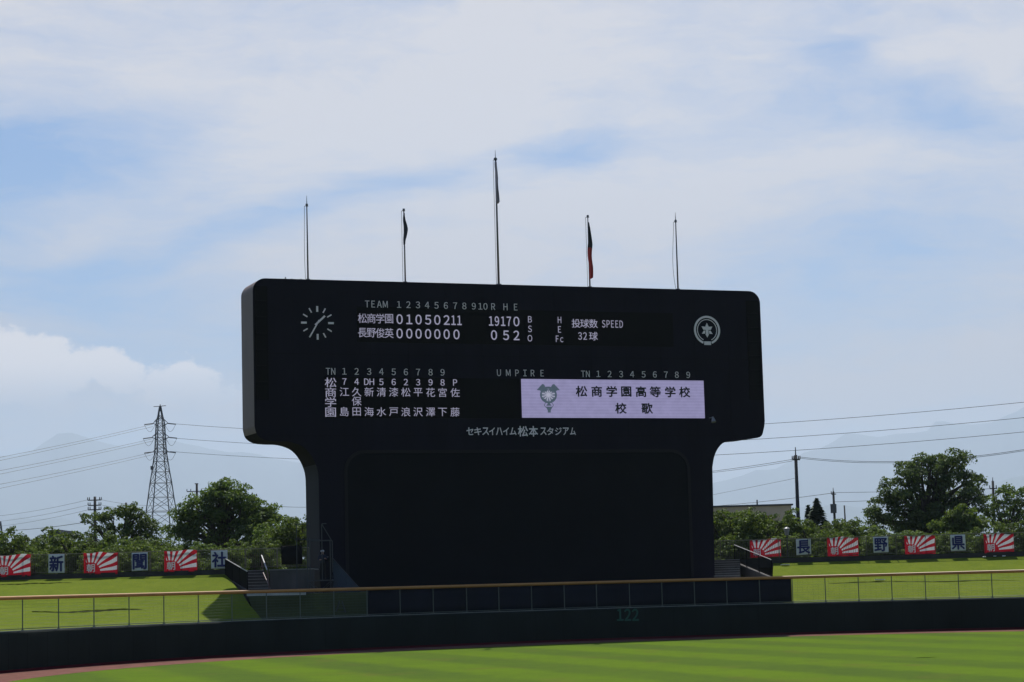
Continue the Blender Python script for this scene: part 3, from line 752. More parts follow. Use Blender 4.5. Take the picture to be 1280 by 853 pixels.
# outfield fence on the wall -------------------------------------------------
fn = empty('outfield_fence', arc(0, AR+.2, WALL_H), 'low netting fence on the outfield wall with an orange padded top rail', 'fence')
FR = AR+.2
px_posts = [-54, -11, 32.7, 77.4, 121.4, 165, 208.3, 251.2, 293, 336, 378, 420, 461.5, 502.5, 543.7, 585.4, 625.5, 666.4, 707.2, 747.4, 788.6, 829.1, 869.6, 910, 951, 992, 1033, 1074.5, 1116, 1158, 1199.5, 1241, 1283, 1325, 1367]
for px in px_posts:
    a = arc_ang(px)
    o = MB().bar(arc(a, FR, WALL_H), arc(a, FR, RAIL_H-.05), .028, None, 8).bar(arc(a, FR, WALL_H+.02), arc(a, FR, WALL_H+.05), .07, None, 8).build('post', MT['post'], fn)
aa = arcs(180)
MB().path([arc(a, FR, RAIL_H) for a in aa], .098, 10).build('top_rail', MT['rail'], fn, True)
MB().path([arc(a, FR, WALL_H+.09) for a in aa], .022, 6).build('bottom_rail', MT['post'], fn, True)
s0, s1 = arc_ang(461.5), arc_ang(991)
for seg in (arcs(90, A0, s0-.001), arcs(60, s1+.001, A1)):
    b = MB()
    for k in range(9): b.path([arc(a, FR, WALL_H+.17+k*.155) for a in seg], .0042, 3)
    b.path([arc(seg[-1] if seg[-1] < 0 else seg[0], FR, z) for z in (WALL_H+.05, RAIL_H-.1)], .02, 5)
    L_ = abs(seg[-1]-seg[0])*FR; nv = int(L_/.32)
    for i in range(nv):
        a = seg[0]+(seg[-1]-seg[0])*i/nv
        b.add([arc(a, FR, WALL_H+.1), arc(a, FR, RAIL_H-.06), arc(a+.00009, FR, RAIL_H-.06), arc(a+.00009, FR, WALL_H+.1)], [(0, 1, 2, 3)])
    b.build('netting', MT['mesh'], fn)
b = MB(); sg = arcs(120, s0+.0005, s1)
rows = [[arc(a, FR+.06+.012*sin(a*160)+.01*sin(a*431), z) for a in sg] for z in (WALL_H+.03, WALL_H+.5, WALL_H+1.0, RAIL_H-.06)]
b.grid(rows); o = b.build('windscreen_sheet', MT['sheet'], fn, True); md = o.modifiers.new('t', 'SOLIDIFY'); md.thickness = .01
# the field number on the wall
b = MB()
for ch, px in (('1', 774.6), ('2', 784.0), ('2', 793.6)):
    a = arc_ang(px); c = arc(a, AR-.045, at(px, 769.3, 131).z)
    put_glyph(b, ch, c, Vector((cos(a), -sin(a), 0)), ZUP, .40, .70, .03, '2')
b.build('distance_number', MT['number'], wl)

# railing fences on the banks, kerbs, stairs ---------------------------------
def rail_fence(name, p0, p1, h, label, gap=.115, step=2.0):
    p0, p1 = Vector(p0), Vector(p1); root = empty(name, p0, label, 'fence')
    d = (p1-p0); Ln = d.length; d = d/Ln; n_ = Vector((-d.y, d.x, 0)).normalized()
    k = max(1, round(Ln/step))
    for i in range(k+1):
        q = p0+d*(Ln*i/k); MB().box(q+ZUP*h/2, d*.028, n_*.028, ZUP*h/2).build('post', MT['iron'], root)
    MB().box((p0+p1)/2+ZUP*(h+.02), d*Ln/2, n_*.035, ZUP*.022).build('top_rail', MT['iron_rail'], root)
    MB().box((p0+p1)/2+ZUP*.10, d*Ln/2, n_*.018, ZUP*.018).build('bottom_rail', MT['iron'], root)
    b = MB(); m_ = int(Ln/gap)
    for i in range(m_):
        q = p0+d*(Ln*(i+.5)/m_); b.box(q+ZUP*(h/2+.05), d*.012, n_*.012, ZUP*(h/2-.05))
    b.build('bar_infill', MT['iron'], root); return root
KH = .30
LZ1 = LZ+KH
rail_fence('railing_fence', (-56, LF_Y, LZ1), (-12.9, LF_Y, LZ1), 1.2, 'brown bar railing on the grass bank left of the scoreboard, hung with three letter panels')
rail_fence('railing_fence', (at(892, 700, RF_Y).x-1.5, RF_Y, RZ+KH), (62, RF_Y-3, RZ+KH), 1.28, 'brown bar railing on the grass bank beyond the right staircase')
o = MB().abox(-56, STX+.1, LF_Y-.2, LF_Y+.2, LZ-.35, LZ1).build('kerb_wall', MT['kerb'])
tag(o, 'low dark kerb wall under the railing left of the scoreboard', 'kerb')
d_ = (Vector((62, RF_Y-3, 0))-Vector((SRX-4.5, RF_Y, 0)))
b = MB(); c0, c1 = Vector((SRX-4.5, RF_Y, 0)), Vector((62, RF_Y-3, 0)); dn = d_.normalized(); nn = Vector((-dn.y, dn.x, 0))
b.box((c0+c1)/2+ZUP*(RZ+KH-.33), d_/2, nn*.2, ZUP*.33)
tag(b.build('kerb_wall', MT['kerb']), 'low dark kerb wall under the railing beyond the right staircase', 'kerb')

def stairs(name, q0, q1, width, n, z0, z1, label, m):
    q0, q1 = Vector(q0), Vector(q1); d = (q1-q0); s = Vector((d.y, -d.x, 0)).normalized()
    root = empty(name, (*q0.xy, z0-.3), label, 'staircase', 'concrete stairs up the grass banks')
    b = MB()
    for i in range(n):
        a, c = q0+d*(i/n), q0+d*1.0; zt = z0+(z1-z0)*(i+1)/n; zb = z0+(z1-z0)*i/n-.02*(i > 0)
        b.box((a+c)/2+ZUP*((zt+zb)/2)+s*width/2, d*(1-i/n)/2, s*width/2, ZUP*(zt-zb)/2)
    b.build('steps', m, root)
    b = MB()
    for i in range(n):
        a = q0+d*(i/n); zt = z0+(z1-z0)*(i+1)/n
        b.box(a+d*(.03/d.length)+ZUP*(zt+.008)+s*width/2, d*(.06/d.length)/2*1.3, s*(width/2-.02), ZUP*.008)
    b.build('step_nosing', MT['concrete_pale'], root)
    return root, d, s
# left stairs
lb, lt = at(309.5, 739, 129.4), at(300, 714, 133.6)
ST, sd_, ss_ = stairs('concrete_stairs', (lb.x, lb.y, 0), (lt.x, lt.y, 0), 1.45, 8, TERR, LZ+.18, 'worn concrete steps beside the black panelled railing, left of the scoreboard', MT['concrete_dark'])
def side_rail(pts, h, m_pan, label, top_m, bars=False, name='stair_railing', post_n=4, curb=True):
    """railing along a sloping kerb: pts are two ground points"""
    a, c = Vector(pts[0]), Vector(pts[1]); d = c-a; hd = Vector((d.x, d.y, 0)).normalized(); n_ = Vector((-hd.y, hd.x, 0))
    root = empty(name, a, label, 'railing')
    if not bars:
        b = MB(); q = [a, c, c+ZUP*h, a+ZUP*h]; b.prism([p+n_*.02 for p in q], [p-n_*.02 for p in q]); b.build('infill_panel', m_pan, root)
    else:
        b = MB(); k = int(d.length/.11)
        for i in range(k): p = a+d*((i+.5)/k); b.bar(p+ZUP*.05, p+ZUP*h, .011, None, 4)
        b.bar(a+ZUP*.12, c+ZUP*.12, .02, None, 4); b.build('bar_infill', MT['black'], root)
    for i in range(post_n):
        p = a+d*(i/(post_n-1)); MB().bar(p-ZUP*.1, p+ZUP*(h+.02), .04, None, 6).build('post', MT['black'], root)
    MB().bar(a+ZUP*(h+.04), c+ZUP*(h+.04), .026, None, 6).build('handrail', top_m, root)
    if curb:
        b = MB(); b.prism([p+n_*.13 for p in (a-ZUP*.75, c-ZUP*.6, c-ZUP*.01, a-ZUP*.01)], [p-n_*.13 for p in (a-ZUP*.75, c-ZUP*.6, c-ZUP*.01, a-ZUP*.01)]); b.build('side_kerb', MT['concrete_dark'], root)
    return root
side_rail((at(309.5, 737, 129.2), at(282, 720.5, 133.5)), 1.02, MT['black'], 'black solid stair railing with a pale handrail, left of the scoreboard', MT['white_pipe'])
# slim handrail on the other side
hr = empty('handrail', at(337, 738, 129.6), 'slim reddish handrail on the steps beside the concrete retaining wall', 'handrail')
ha, hb, hc = at(336.5, 736, 129.4), at(334, 713, 129.6), at(327, 694.5, 133.0)
MB().path([ha, hb], .045, 6).build('post', MT['red_pipe'], hr); MB().path([hb, hc], .04, 6).build('grip_rail', MT['white_pipe'], hr)
MB().path([at(328, 712, 133), hc], .035, 6).build('post', MT['red_pipe'], hr)
MB().path([at(335.5, 731, 129.4), at(329, 716, 132.8)], .03, 6).build('lower_rail', MT['red_pipe'], hr)
# retaining wall left of the board
rw = empty('retaining_wall', at(336, 740, 131), 'stained concrete retaining wall between the left steps and the scoreboard', 'wall')
x0, x1 = at(337.5, 720, 131).x, at(392, 720, 131).x
MB().abox(x0, x1, 130.9, 131.4, TERR-.05, at(350, 713, 131).z).build('wall_face', MT['concrete_dark'], rw)
MB().abox(x0-.05, x1, 130.85, 134.3, at(350, 713, 131).z, at(350, 713, 131).z+.06).build('wall_coping', MT['concrete'], rw)
# pale kerb edge of the terrace
b = MB(); p0, p1 = at(309, 742.5, 126.5), at(382, 741, 126.5)
b.box((p0+p1)/2-ZUP*.06, (p1-p0)/2, Vector((0, .2, 0)), ZUP*.07)
tag(b.build('terrace_kerb', MT['concrete_pale']), 'pale concrete edge strip at the foot of the left steps', 'kerb')
# right stairs
rb, rt = at(892, 724, 144), at(893, 700.5, 149)
stairs('concrete_stairs', (rb.x, rb.y, 0), (rt.x, rt.y, 0), 1.75, 8, TERR+.25, RZ+.26, 'grey concrete steps beside the scoreboard base with a barred railing on their outer side', MT['concrete_dark'])
side_rail((at(965, 722, 143.4), at(918.5, 702.5, 149.3)), 1.12, None, 'black barred stair railing in front of the first right sunburst banner', MT['white_pipe'], True)
# paved slab to the right of the board behind the sheet
MB
# black sheet on the fence close to the board
o = MB().grid([[Vector((x, LF_Y-.12-.04*sin(x*5+z*2), z)) for x in [at(352, 700, LF_Y).x+(i/12)*1.3 for i in range(13)]] for z in (LZ1+.2, LZ1+.7, LZ1+1.35)]).build('black_tarp', MT['black'], None, True)
md = o.modifiers.new('t', 'SOLIDIFY'); md.thickness = .01
tag(o, 'black sheet tied over the railing beside the scoreboard column', 'tarp')

# banners ---------------------------------------------------------------------
def sun_mat():
    m = bpy.data.materials.new('sunburst_cloth'); m.use_nodes = True; nt = m.node_tree; p = nt.nodes['Principled BSDF']
    p.inputs['Roughness'].default_value = .85
    uv = nt.nodes.new('ShaderNodeUVMap'); s = nt.nodes.new('ShaderNodeSeparateXYZ'); nt.links.new(uv.outputs[0], s.inputs[0])
    def ma(op, a, b=None, c=None):
        n = nt.nodes.new('ShaderNodeMath'); n.operation = op
        for i, v in enumerate((a, b, c)):
            if v is None: continue
            if isinstance(v, (int, float)): n.inputs[i].default_value = v
            else: nt.links.new(v, n.inputs[i])
        return n.outputs[0]
    dx = ma('SUBTRACT', ma('MULTIPLY', s.outputs[0], 2.0), .38); dy = ma('SUBTRACT', ma('MULTIPLY', s.outputs[1], 1.3), .14)
    an = ma('ARCTAN2', dy, dx); fr = ma('FRACT', ma('MULTIPLY_ADD', an, 1/RAD(17.2), -.30+4))
    st = ma('LESS_THAN', fr, .52); rad = ma('SQRT', ma('ADD', ma('MULTIPLY', dx, dx), ma('MULTIPLY', dy, dy)))
    far = ma('GREATER_THAN', rad, .60); wht = ma('MULTIPLY', st, far)
    wht = ma('MULTIPLY', wht, ma('GREATER_THAN', an, .04))
    wht = ma('MULTIPLY', wht, ma('LESS_THAN', an, 1.95))
    for a, op, lim in ((s.outputs[0], 'GREATER_THAN', .06), (s.outputs[0], 'LESS_THAN', .985)): wht = ma('MULTIPLY', wht, ma(op, a, lim))
    mx = nt.nodes.new('ShaderNodeMix'); mx.data_type = 'RGBA'; nt.links.new(wht, mx.inputs[0])
    mx.inputs[6].default_value = (.50, .012, .028, 1); mx.inputs[7].default_value = (.74, .72, .75, 1)
    nt.links.new(mx.outputs[2], p.inputs['Base Color'])
    tr = nt.nodes.new('ShaderNodeBsdfTranslucent'); nt.links.new(mx.outputs[2], tr.inputs[0])    # thin cloth lit from behind
    ms = nt.nodes.new('ShaderNodeMixShader'); ms.inputs[0].default_value = .22
    nt.links.new(p.outputs[0], ms.inputs[1]); nt.links.new(tr.outputs[0], ms.inputs[2])
    nt.links.new(ms.outputs[0], nt.nodes['Material Output'].inputs[0])
    return m
SUN_M = sun_mat()
_n = MT['char_white'].node_tree; _t = _n.nodes.new('ShaderNodeBsdfTranslucent'); _t.inputs[0].default_value = (.8, .8, .8, 1)
_m = _n.nodes.new('ShaderNodeMixShader'); _m.inputs[0].default_value = .1
_n.links.new(_n.nodes['Principled BSDF'].outputs[0], _m.inputs[1]); _n.links.new(_t.outputs[0], _m.inputs[2]); _n.links.new(_m.outputs[0], _n.nodes['Material Output'].inputs[0])
def banner(px0, px1, py0, py1, Yd, sun, label, seed, ch=None):
    rnd = random.Random(seed); tl, tr = at(px0, py0, Yd), at(px1, py0, Yd); bl = at(px0, py1, Yd)
    if sun: W_, H_ = tr.x-tl.x, tl.z-bl.z
    else: W_, H_ = tr.x-tl.x, tl.z-bl.z
    zt = (tl.z+tr.z)/2; nx, nz_ = 28, 12; p1, p2 = rnd.uniform(0, 6), rnd.uniform(0, 6); amp = .045 if sun else .006; tilt = rnd.uniform(-.045, .045)
    def pt(s, t, off=0): return Vector((tl.x+W_*s, Yd-.10-off+amp*sin(s*9+p1+t*2)+amp*.6*sin(s*23+p2+1.5*t)*(.25+.75*t), zt-H_*t+tilt*(s-.5)-(.05*sin(pi*s*(2 if seed % 2 else 3)))*(1-t)*(1 if sun else 0)))
    b = MB(); b.grid([[pt(i/nx, j/nz_) for i in range(nx+1)] for j in range(nz_+1)])
    o = b.build('sunburst_banner' if sun else 'letter_panel', SUN_M if sun else MT['sign_white'], None, True)
    uvl = o.data.uv_layers.new(name='UVMap')
    for lp in o.data.loops:
        i = lp.vertex_index; uvl.data[lp.index].uv = ((i % (nx+1))/nx, 1-(i//(nx+1))/nz_)
    if not sun: md = o.modifiers.new('t', 'SOLIDIFY'); md.thickness = .008
    b = MB()
    if sun:
        put_glyph(b, '朝', pt(.215, .70, .085), Vector((1, 0, 0)), ZUP, .50, .50, .017)
        b.build('emblem_character', MT['char_white'], o)
    else:
        put_glyph(b, ch, pt(.5, .5, .045), Vector((1, 0, 0)), ZUP, W_*.84, H_*.82, .028)
        b.build('letter', MT['sign_navy'], o)
    return tag(o, label, 'banner', 'sunburst banners on the railings' if sun else 'letter panels on the railings')
LB = LF_Y-.08
banner(-3, 39, 694, 721, LB, True, 'red and white sunburst banner before the 新 panel, at the far end of the left railing', 1)
banner(105, 147.3, 691, 718, LB, True, 'red and white sunburst banner between the 新 and 聞 panels', 2)
banner(205.5, 246.5, 688.5, 715, LB, True, 'red and white sunburst banner between the 聞 and 社 panels', 3)
banner(61, 81, 693, 716.5, LB, False, 'first letter panel of the left railing, navy 新 on white', 4, '新')
banner(165, 185, 691, 713.7, LB, False, 'middle letter panel of the left railing, navy 聞 on white', 5, '聞')
banner(264, 284.5, 688.3, 711, LB, False, 'white panel with the navy character 社 beside the stair railing', 6, '社')
def RBY(px): x = at(px, 690, RF_Y).x; return RF_Y-3*max(0, x-15)/47-.08
banner(937, 975.3, 674.5, 697, RBY(956), True, 'red and white sunburst banner partly behind the barred stair railing', 7)
banner(1033.5, 1072, 672, 695.5, RBY(1052), True, 'red and white sunburst banner between the 長 and 野 panels', 8)
banner(1130, 1168.3, 670, 693, RBY(1149), True, 'red and white sunburst banner between the 野 and 県 panels', 9)
banner(1229, 1267, 667.5, 691.3, RBY(1248), True, 'red and white sunburst banner beyond the 県 panel', 10)
banner(994.5, 1013, 674, 693.7, RBY(1004), False, 'first letter panel right of the scoreboard, navy 長 on white', 11, '長')
banner(1090.8, 1109.6, 671.3, 691, RBY(1100), False, 'middle letter panel right of the scoreboard, navy 野 on white', 12, '野')
banner(1187.3, 1206, 668.7, 688.8, RBY(1197), False, 'last letter panel right of the scoreboard, navy 県 on white', 13, '県')

# camera stand in front of the board -------------------------------------------
DS = 128.6
zg = 3.0
sc_ = empty('camera_scaffold', (at(398, 740, DS).x, DS, zg), 'dim pipe scaffold with a deck for the camera, standing before the scoreboard column', 'scaffold')
xs0, xs1 = at(386, 730, DS).x, at(414.5, 730, DS).x; zd = at(400, 725, DS).z
for x in (xs0, xs1):
    for y in (DS-.6, DS+.9):
        ztp = at(400, 676, DS).z if (x > xs0) else at(400, 672, DS).z
        MB().bar((x, y, zg-.6), (x, y, ztp), .03, None, 6).build('upright_pipe', MT['scaff'], sc_)
b = MB(); b.abox(xs0-.1, xs1+.1, DS-.7, DS+1.0, zd-.06, zd); b.build('deck', MT['scaff'], sc_)
b = MB()
for y in (DS-.6, DS+.9):
    b.bar((xs0, y, zg-.2), (xs1, y, zd-.1), .02, None, 5); b.bar((xs1, y, zg-.2), (xs0, y, zd-.1), .02, None, 5)
    b.bar((xs0, y, at(400, 676, DS).z), (xs1, y, at(400, 676, DS).z), .025, None, 5)
b.bar(at(402, 655, DS), at(414.5, 676, DS), .03, None, 5); b.bar(at(402, 655, DS), (at(402, 655, DS).x, DS, zd), .028, None, 5); b.bar(at(402, 655, DS), at(408, 654.6, DS), .03, None, 5)
b.bar(at(368, 655.5, DS), at(387, 655.3, DS), .03, None, 5); b.bar(at(370.5, 655.4, DS), at(371.5, 738, DS), .025, None, 5); b.bar(at(368, 674, DS), at(400, 675, DS), .025, None, 5)
b.build('brace_pipe', MT['scaff'], sc_)
# person on the deck
def person(loc, label):
    root = bpy.data.objects.new('skel', None)
    J = {'pel': (0, 0, .95, .15), 'wai': (0, .01, 1.12, .145), 'che': (0, 0, 1.34, .165), 'nec': (0, -.01, 1.50, .06), 'jaw': (0, -.03, 1.57, .07), 'hed': (0, -.03, 1.65, .10), 'crn': (0, -.02, 1.73, .07),
         'hl': (-.10, 0, .90, .10), 'kl': (-.13, -.06, .50, .065), 'al': (-.14, .02, .09, .045), 'tl': (-.15, -.14, .04, .04),
         'hr': (.10, 0, .90, .10), 'kr': (.13, -.03, .50, .065), 'ar': (.15, .05, .09, .045), 'tr': (.17, -.11, .04, .04),
         'sl': (-.19, 0, 1.42, .065), 'el': (-.27, -.08, 1.16, .046), 'wl': (-.12, -.30, 1.18, .032), 'pl': (-.08, -.38, 1.20, .035),
         'sr': (.19, 0, 1.42, .065), 'er': (.29, -.12, 1.18, .046), 'wr': (.20, -.36, 1.25, .032), 'pr': (.18, -.44, 1.27, .035)}
    for s, nm in ((-1, 'l'), (1, 'r')):
        px_, py_, pz_, _ = J['p'+nm]
        for i in range(4): J['f%d%s' % (i, nm)] = (px_+(i-1.5)*.022, py_-.07-.01*(i in (1, 2)), pz_-.02, .010); J['g%d%s' % (i, nm)] = (px_+(i-1.5)*.022, py_-.09, pz_-.055, .009)
        J['th'+nm] = (px_-s*.05, py_-.03, pz_-.01, .011)
    E_ = [('pel', 'wai'), ('wai', 'che'), ('che', 'nec'), ('nec', 'jaw'), ('jaw', 'hed'), ('hed', 'crn')]
    for nm in 'lr':
        E_ += [('pel', 'h'+nm), ('h'+nm, 'k'+nm), ('k'+nm, 'a'+nm), ('a'+nm, 't'+nm), ('che', 's'+nm), ('s'+nm, 'e'+nm), ('e'+nm, 'w'+nm), ('w'+nm, 'p'+nm), ('p'+nm, 'th'+nm)]
        for i in range(4): E_ += [('p'+nm, 'f%d%s' % (i, nm)), ('f%d%s' % (i, nm), 'g%d%s' % (i, nm))]
    ks = list(J); me = bpy.data.meshes.new('person'); me.from_pydata([J[k][:3] for k in ks], [(ks.index(a), ks.index(c)) for a, c in E_], [])
    o = bpy.data.objects.new('person', me); COL.objects.link(o)
    md = o.modifiers.new('skin', 'SKIN'); md.use_smooth_shade = True
    for i, k in enumerate(ks):
        sv = me.skin_vertices[0].data[i]; sv.radius = (J[k][3], J[k][3]); sv.use_root = (k == 'pel')
    o.modifiers.new('sub', 'SUBSURF').levels = 1
    dg = bpy.context.evaluated_depsgraph_get(); dg.update()
    m2 = bpy.data.meshes.new_from_object(o.evaluated_get(dg)); bpy.data.objects.remove(o); m2.name = 'person'
    for m_ in (MT['skin'], MT['shirt'], MT['trouser']):
        m2.materials.append(m_)
    for p in m2.polygons:
        c = p.center; p.use_smooth = True
        p.material_index = 2 if c.z < 1.0 and abs(c.y) < .25 else (1 if c.z < 1.49 and c.y > -.28 else 0)
    o = bpy.data.objects.new('person', m2); COL.objects.link(o); o.location = loc; tag(o, label, 'person')
    b = MB(); rows = []
    for j in range(5):
        a = j/4*pi/2; rows.append([Vector((.115*cos(a)*cos(t), -.025+.125*cos(a)*sin(t), 1.67+.10*sin(a))) for t in [2*pi*i/14 for i in range(15)]])
    b.grid(rows); b.add([(-.085, -.12, 1.672), (.085, -.12, 1.672), (.07, -.235, 1.66), (-.07, -.235, 1.66), (-.085, -.12, 1.685), (.085, -.12, 1.685), (.07, -.235, 1.67), (-.07, -.235, 1.67)], [(0, 1, 2, 3), (4, 5, 6, 7), (0, 1, 5, 4), (2, 3, 7, 6), (1, 2, 6, 5), (0, 3, 7, 4)])
    b.v = [tuple(Vector(v)+Vector(loc)) for v in b.v]
    b.build('cap', MT['cap'], o, True)
    b = MB(); b.bar((-.035, -.128, 1.625), (-.035, -.137, 1.625), .012, .008, 6); b.bar((.035, -.128, 1.625), (.035, -.137, 1.625), .012, .008, 6)
    b.bar((0, -.12, 1.605), (0, -.155, 1.59), .014, .016, 6); b.v = [tuple(Vector(v)+Vector(loc)) for v in b.v]; b.build('face_features', MT['skin'], o)
    return o
pp = at(403.2, 726, DS); sck = 1.0
person((pp.x, DS+.25, zd), 'person in dark clothes and a white cap standing by the camera on the scaffold')
# tripod and video camera
tx = at(412.5, 720, DS).x
tp = empty('camera_tripod', (tx, DS-.1, zd), 'small dark tripod holding the video camera on the scaffold deck', 'tripod')
for k in range(3):
    a = 2*pi*k/3+.5; MB().bar((tx+.28*cos(a), DS-.1+.28*sin(a), zd), (tx, DS-.1, zd+.95), .02, .015, 6).build('leg', MT['black'], tp)
MB().bar((tx, DS-.1, zd+.93), (tx, DS-.1, zd+1.06), .06, .05, 8).build('head', MT['black'], tp)
vc = empty('video_camera', (tx, DS-.1, zd+1.06), 'dark video camera pointed at the field from the scaffold', 'camera')
MB().abox(tx-.09, tx+.09, DS-.3, DS+.25, zd+1.06, zd+1.30).build('camera_body', MT['black'], vc)
MB().bar((tx, DS-.3, zd+1.19), (tx, DS-.55, zd+1.19), .07, .08, 12).build('lens', MT['led_off'], vc)
MB().abox(tx-.17, tx-.1, DS-.1, DS+.2, zd+1.28, zd+1.38).build('viewfinder', MT['scaff'], vc)
# sloping blue net and the stepladder seen through the fence
nm = bpy.data.materials.new('blue_net'); nm.use_nodes = True; nt = nm.node_tree; p = nt.nodes['Principled BSDF']; p.inputs['Base Color'].default_value = (.045, .075, .12, 1); p.inputs['Alpha'].default_value = .4
q = [at(416, 698, DS+.4), at(450, 736, DS+.4), at(452, 750, DS+.4), at(416, 750, DS+.4)]
b = MB(); b.prism([v+Vector((0, .01, 0)) for v in q], [v-Vector((0, .01, 0)) for v in q]); rt_ = b.build('safety_net', nm)
MB().bar(q[0], q[1], .02, None, 5).build('edge_rope', MT['scaff'], rt_)
tag(rt_, 'blue net with a sloping edge stretched beside the camera scaffold', 'net')
sl_ = empty('stepladder', at(426, 772, 126.6), 'pale stepladder standing behind the fence netting under the net', 'ladder')
zz = 1.86
for dx in (-.38, .38):
    for y in (-.12, .12): MB().bar((at(426, 770, 126.6).x+dx, 126.6+y, zz), (at(426, 770, 126.6).x+dx*.18, 126.6+y*.6, zz+.98), .028, None, 5).build('rail', MT['scaff'], sl_)
b = MB()
for k in range(4):
    f = (k+.6)/4.4; x = .38*(1-.82*f); b.box((at(426, 770, 126.6).x, 126.6, zz+.98*f), (x, 0, 0), (0, .05, 0), (0, 0, .012))
b.build('tread', MT['scaff'], sl_)

# buildings ---------------------------------------------------------------------
bd = empty('low_building', at(930, 650, 262), 'long flat roofed tan building behind the hedge right of the scoreboard', 'building')
zr = at(940, 632, 262).z; xa, xb_ = at(870, 640, 262).x, at(989.5, 640, 262).x
MB().abox(xa, xb_, 262, 280, -.03, zr-.12).build('wall', MT['tanwall'], bd)
MB().abox(xa-.2, xb_+.2, 261.8, 280.2, zr-.12, zr+.08).build('roof', MT['roofgrey'], bd)
b = MB(); b.abox(at(955, 640, 262).x, at(965, 640, 262).x, 261.5, 261.98, 0, at(960, 645, 262).z); b.build('porch_wall', MT['redwall'], bd)
MB().bar(at(946.5, 632, 264), at(946.3, 625, 264), .09, None, 6).build('roof_mast', MT['pole_dark'], bd)
for k in range(5):
    x = xa+(xb_-xa)*(k+.6)/5.4
    f = MB().abox(x-.9, x+.9, 261.93, 261.99, zr-4.6, zr-3.2).build('window', MT['roofgrey'], bd); MB().abox(x-.8, x+.8, 261.9, 261.928, zr-4.5, zr-3.3).build('pane', MT['glass'], f)
hs = empty('distant_house', at(64, 690, 380), 'grey house roof rising just above the hedge behind the left railing', 'house')
zr = at(64, 661.5, 380).z; xa, xb_ = at(60.5, 665, 380).x, at(74.5, 665, 380).x
MB().abox(xa, xb_, 380, 392, -.03, zr-1.0).build('wall', MT['wallgrey'], hs)
MB().abox(xa-.05, xb_+.05, 379.9, 392.1, zr-1.0, zr-.15).build('roof', MT['roofgrey'], hs)

# pylon ---------------------------------------------------------------------------
PD = 600.0
pyl = empty('transmission_pylon', at(201.5, 735, PD)-ZUP*at(201.5, 735, PD).z, 'tall steel lattice transmission pylon rising behind the trees', 'pylon')
pc = Vector((at(201, 600, PD).x, PD, 0)); ztop = at(199.5, 508, PD).z
mpp = PD/F_PX
prof = [(0, 6.6), (at(200, 690, PD).z, 4.05), (at(200, 662, PD).z, 3.75), (at(200, 640, PD).z, 3.4), (at(200, 622, PD).z, 2.9), (at(200, 604, PD).z, 2.45), (at(200, 590, PD).z, 2.0), (at(200, 577, PD).z, 1.65), (at(200, 565, PD).z, 1.32), (at(200, 556, PD).z, 1.22), (at(200, 547, PD).z, 1.14), (at(200, 538, PD).z, 1.05), (at(200, 529, PD).z, .95), (at(200, 520, PD).z, .55), (ztop, .16)]
b = MB()
def cor(i, z, h_): sx, sy = ((-1, -1), (1, -1), (1, 1), (-1, 1))[i % 4]; return pc+Vector((sx*h_*cos(.5)-sy*h_*sin(.5)*.9, sx*h_*sin(.5)*.9+sy*h_*cos(.5), z))
for i in range(4): MB().path([cor(i, z, h_) for z, h_ in prof], .15, 4).build('leg', MT['steel'], pyl)
b = MB()
for (z0, h0), (z1, h1) in zip(prof[:-1], prof[1:]):
    for i in range(4):
        b.bar(cor(i, z0, h0), cor(i+1, z1, h1), .075, None, 3); b.bar(cor(i+1, z0, h0), cor(i, z1, h1), .075, None, 3); b.bar(cor(i, z1, h1), cor(i+1, z1, h1), .07, None, 3)
        m0, mm_ = (cor(i, z0, h0)+cor(i+1, z0, h0))/2, (cor(i, z1, h1)+cor(i+1, z1, h1))/2
b.build('lattice_brace', MT['steel'], pyl)
ARM = []
for py, hw in ((529.5, 8.0), (547, 9.5), (565, 8.0)):
    z = at(200, py, PD).z; a_, c_2 = at(200-hw, py, PD), at(200+hw+1.5, py, PD); b = MB()
    for dy in (-.9, .9):
        b.bar(a_, pc+Vector((-.9, dy, z-.6)), .10, None, 4); b.bar(a_+ZUP*.2, pc+Vector((-.9, dy, z+1.2)), .10, None, 4)
        b.bar(c_2, pc+Vector((.9, dy, z-.6)), .10, None, 4); b.bar(c_2+ZUP*.2, pc+Vector((.9, dy, z+1.2)), .10, None, 4)
    b.build('cross_arm', MT['steel'], pyl)
    b = MB()
    for e, s in ((a_, -1), (c_2, 1)):
        b.bar(e, e+Vector((s*2.4, -1.0, -.35)), .16, None, 5)
        pts = [e+Vector((s*2.4*(1-t)+s*(-.6)*t, -1.0, -.4-2.0*sin(pi*t))) for t in [i/8 for i in range(9)]]; b.path(pts, .05, 3)
    b.build('insulator_string', MT['steel'], pyl)
b = MB(); b.bar(at(192, 508.6, PD), at(207.5, 507.3, PD), .09, None, 4); b.bar(pc+ZUP*ztop, pc+ZUP*(ztop+.5), .12, None, 4); b.build('earth_wire_arm', MT['steel'], pyl)
b = MB(); z = at(196, 585, PD).z; b.abox(at(188.5, 585, PD).x, at(191.5, 585, PD).x, PD-.6, PD+.6, z-.5, z+.5); b.build('equipment_box', MT['steel'], pyl)
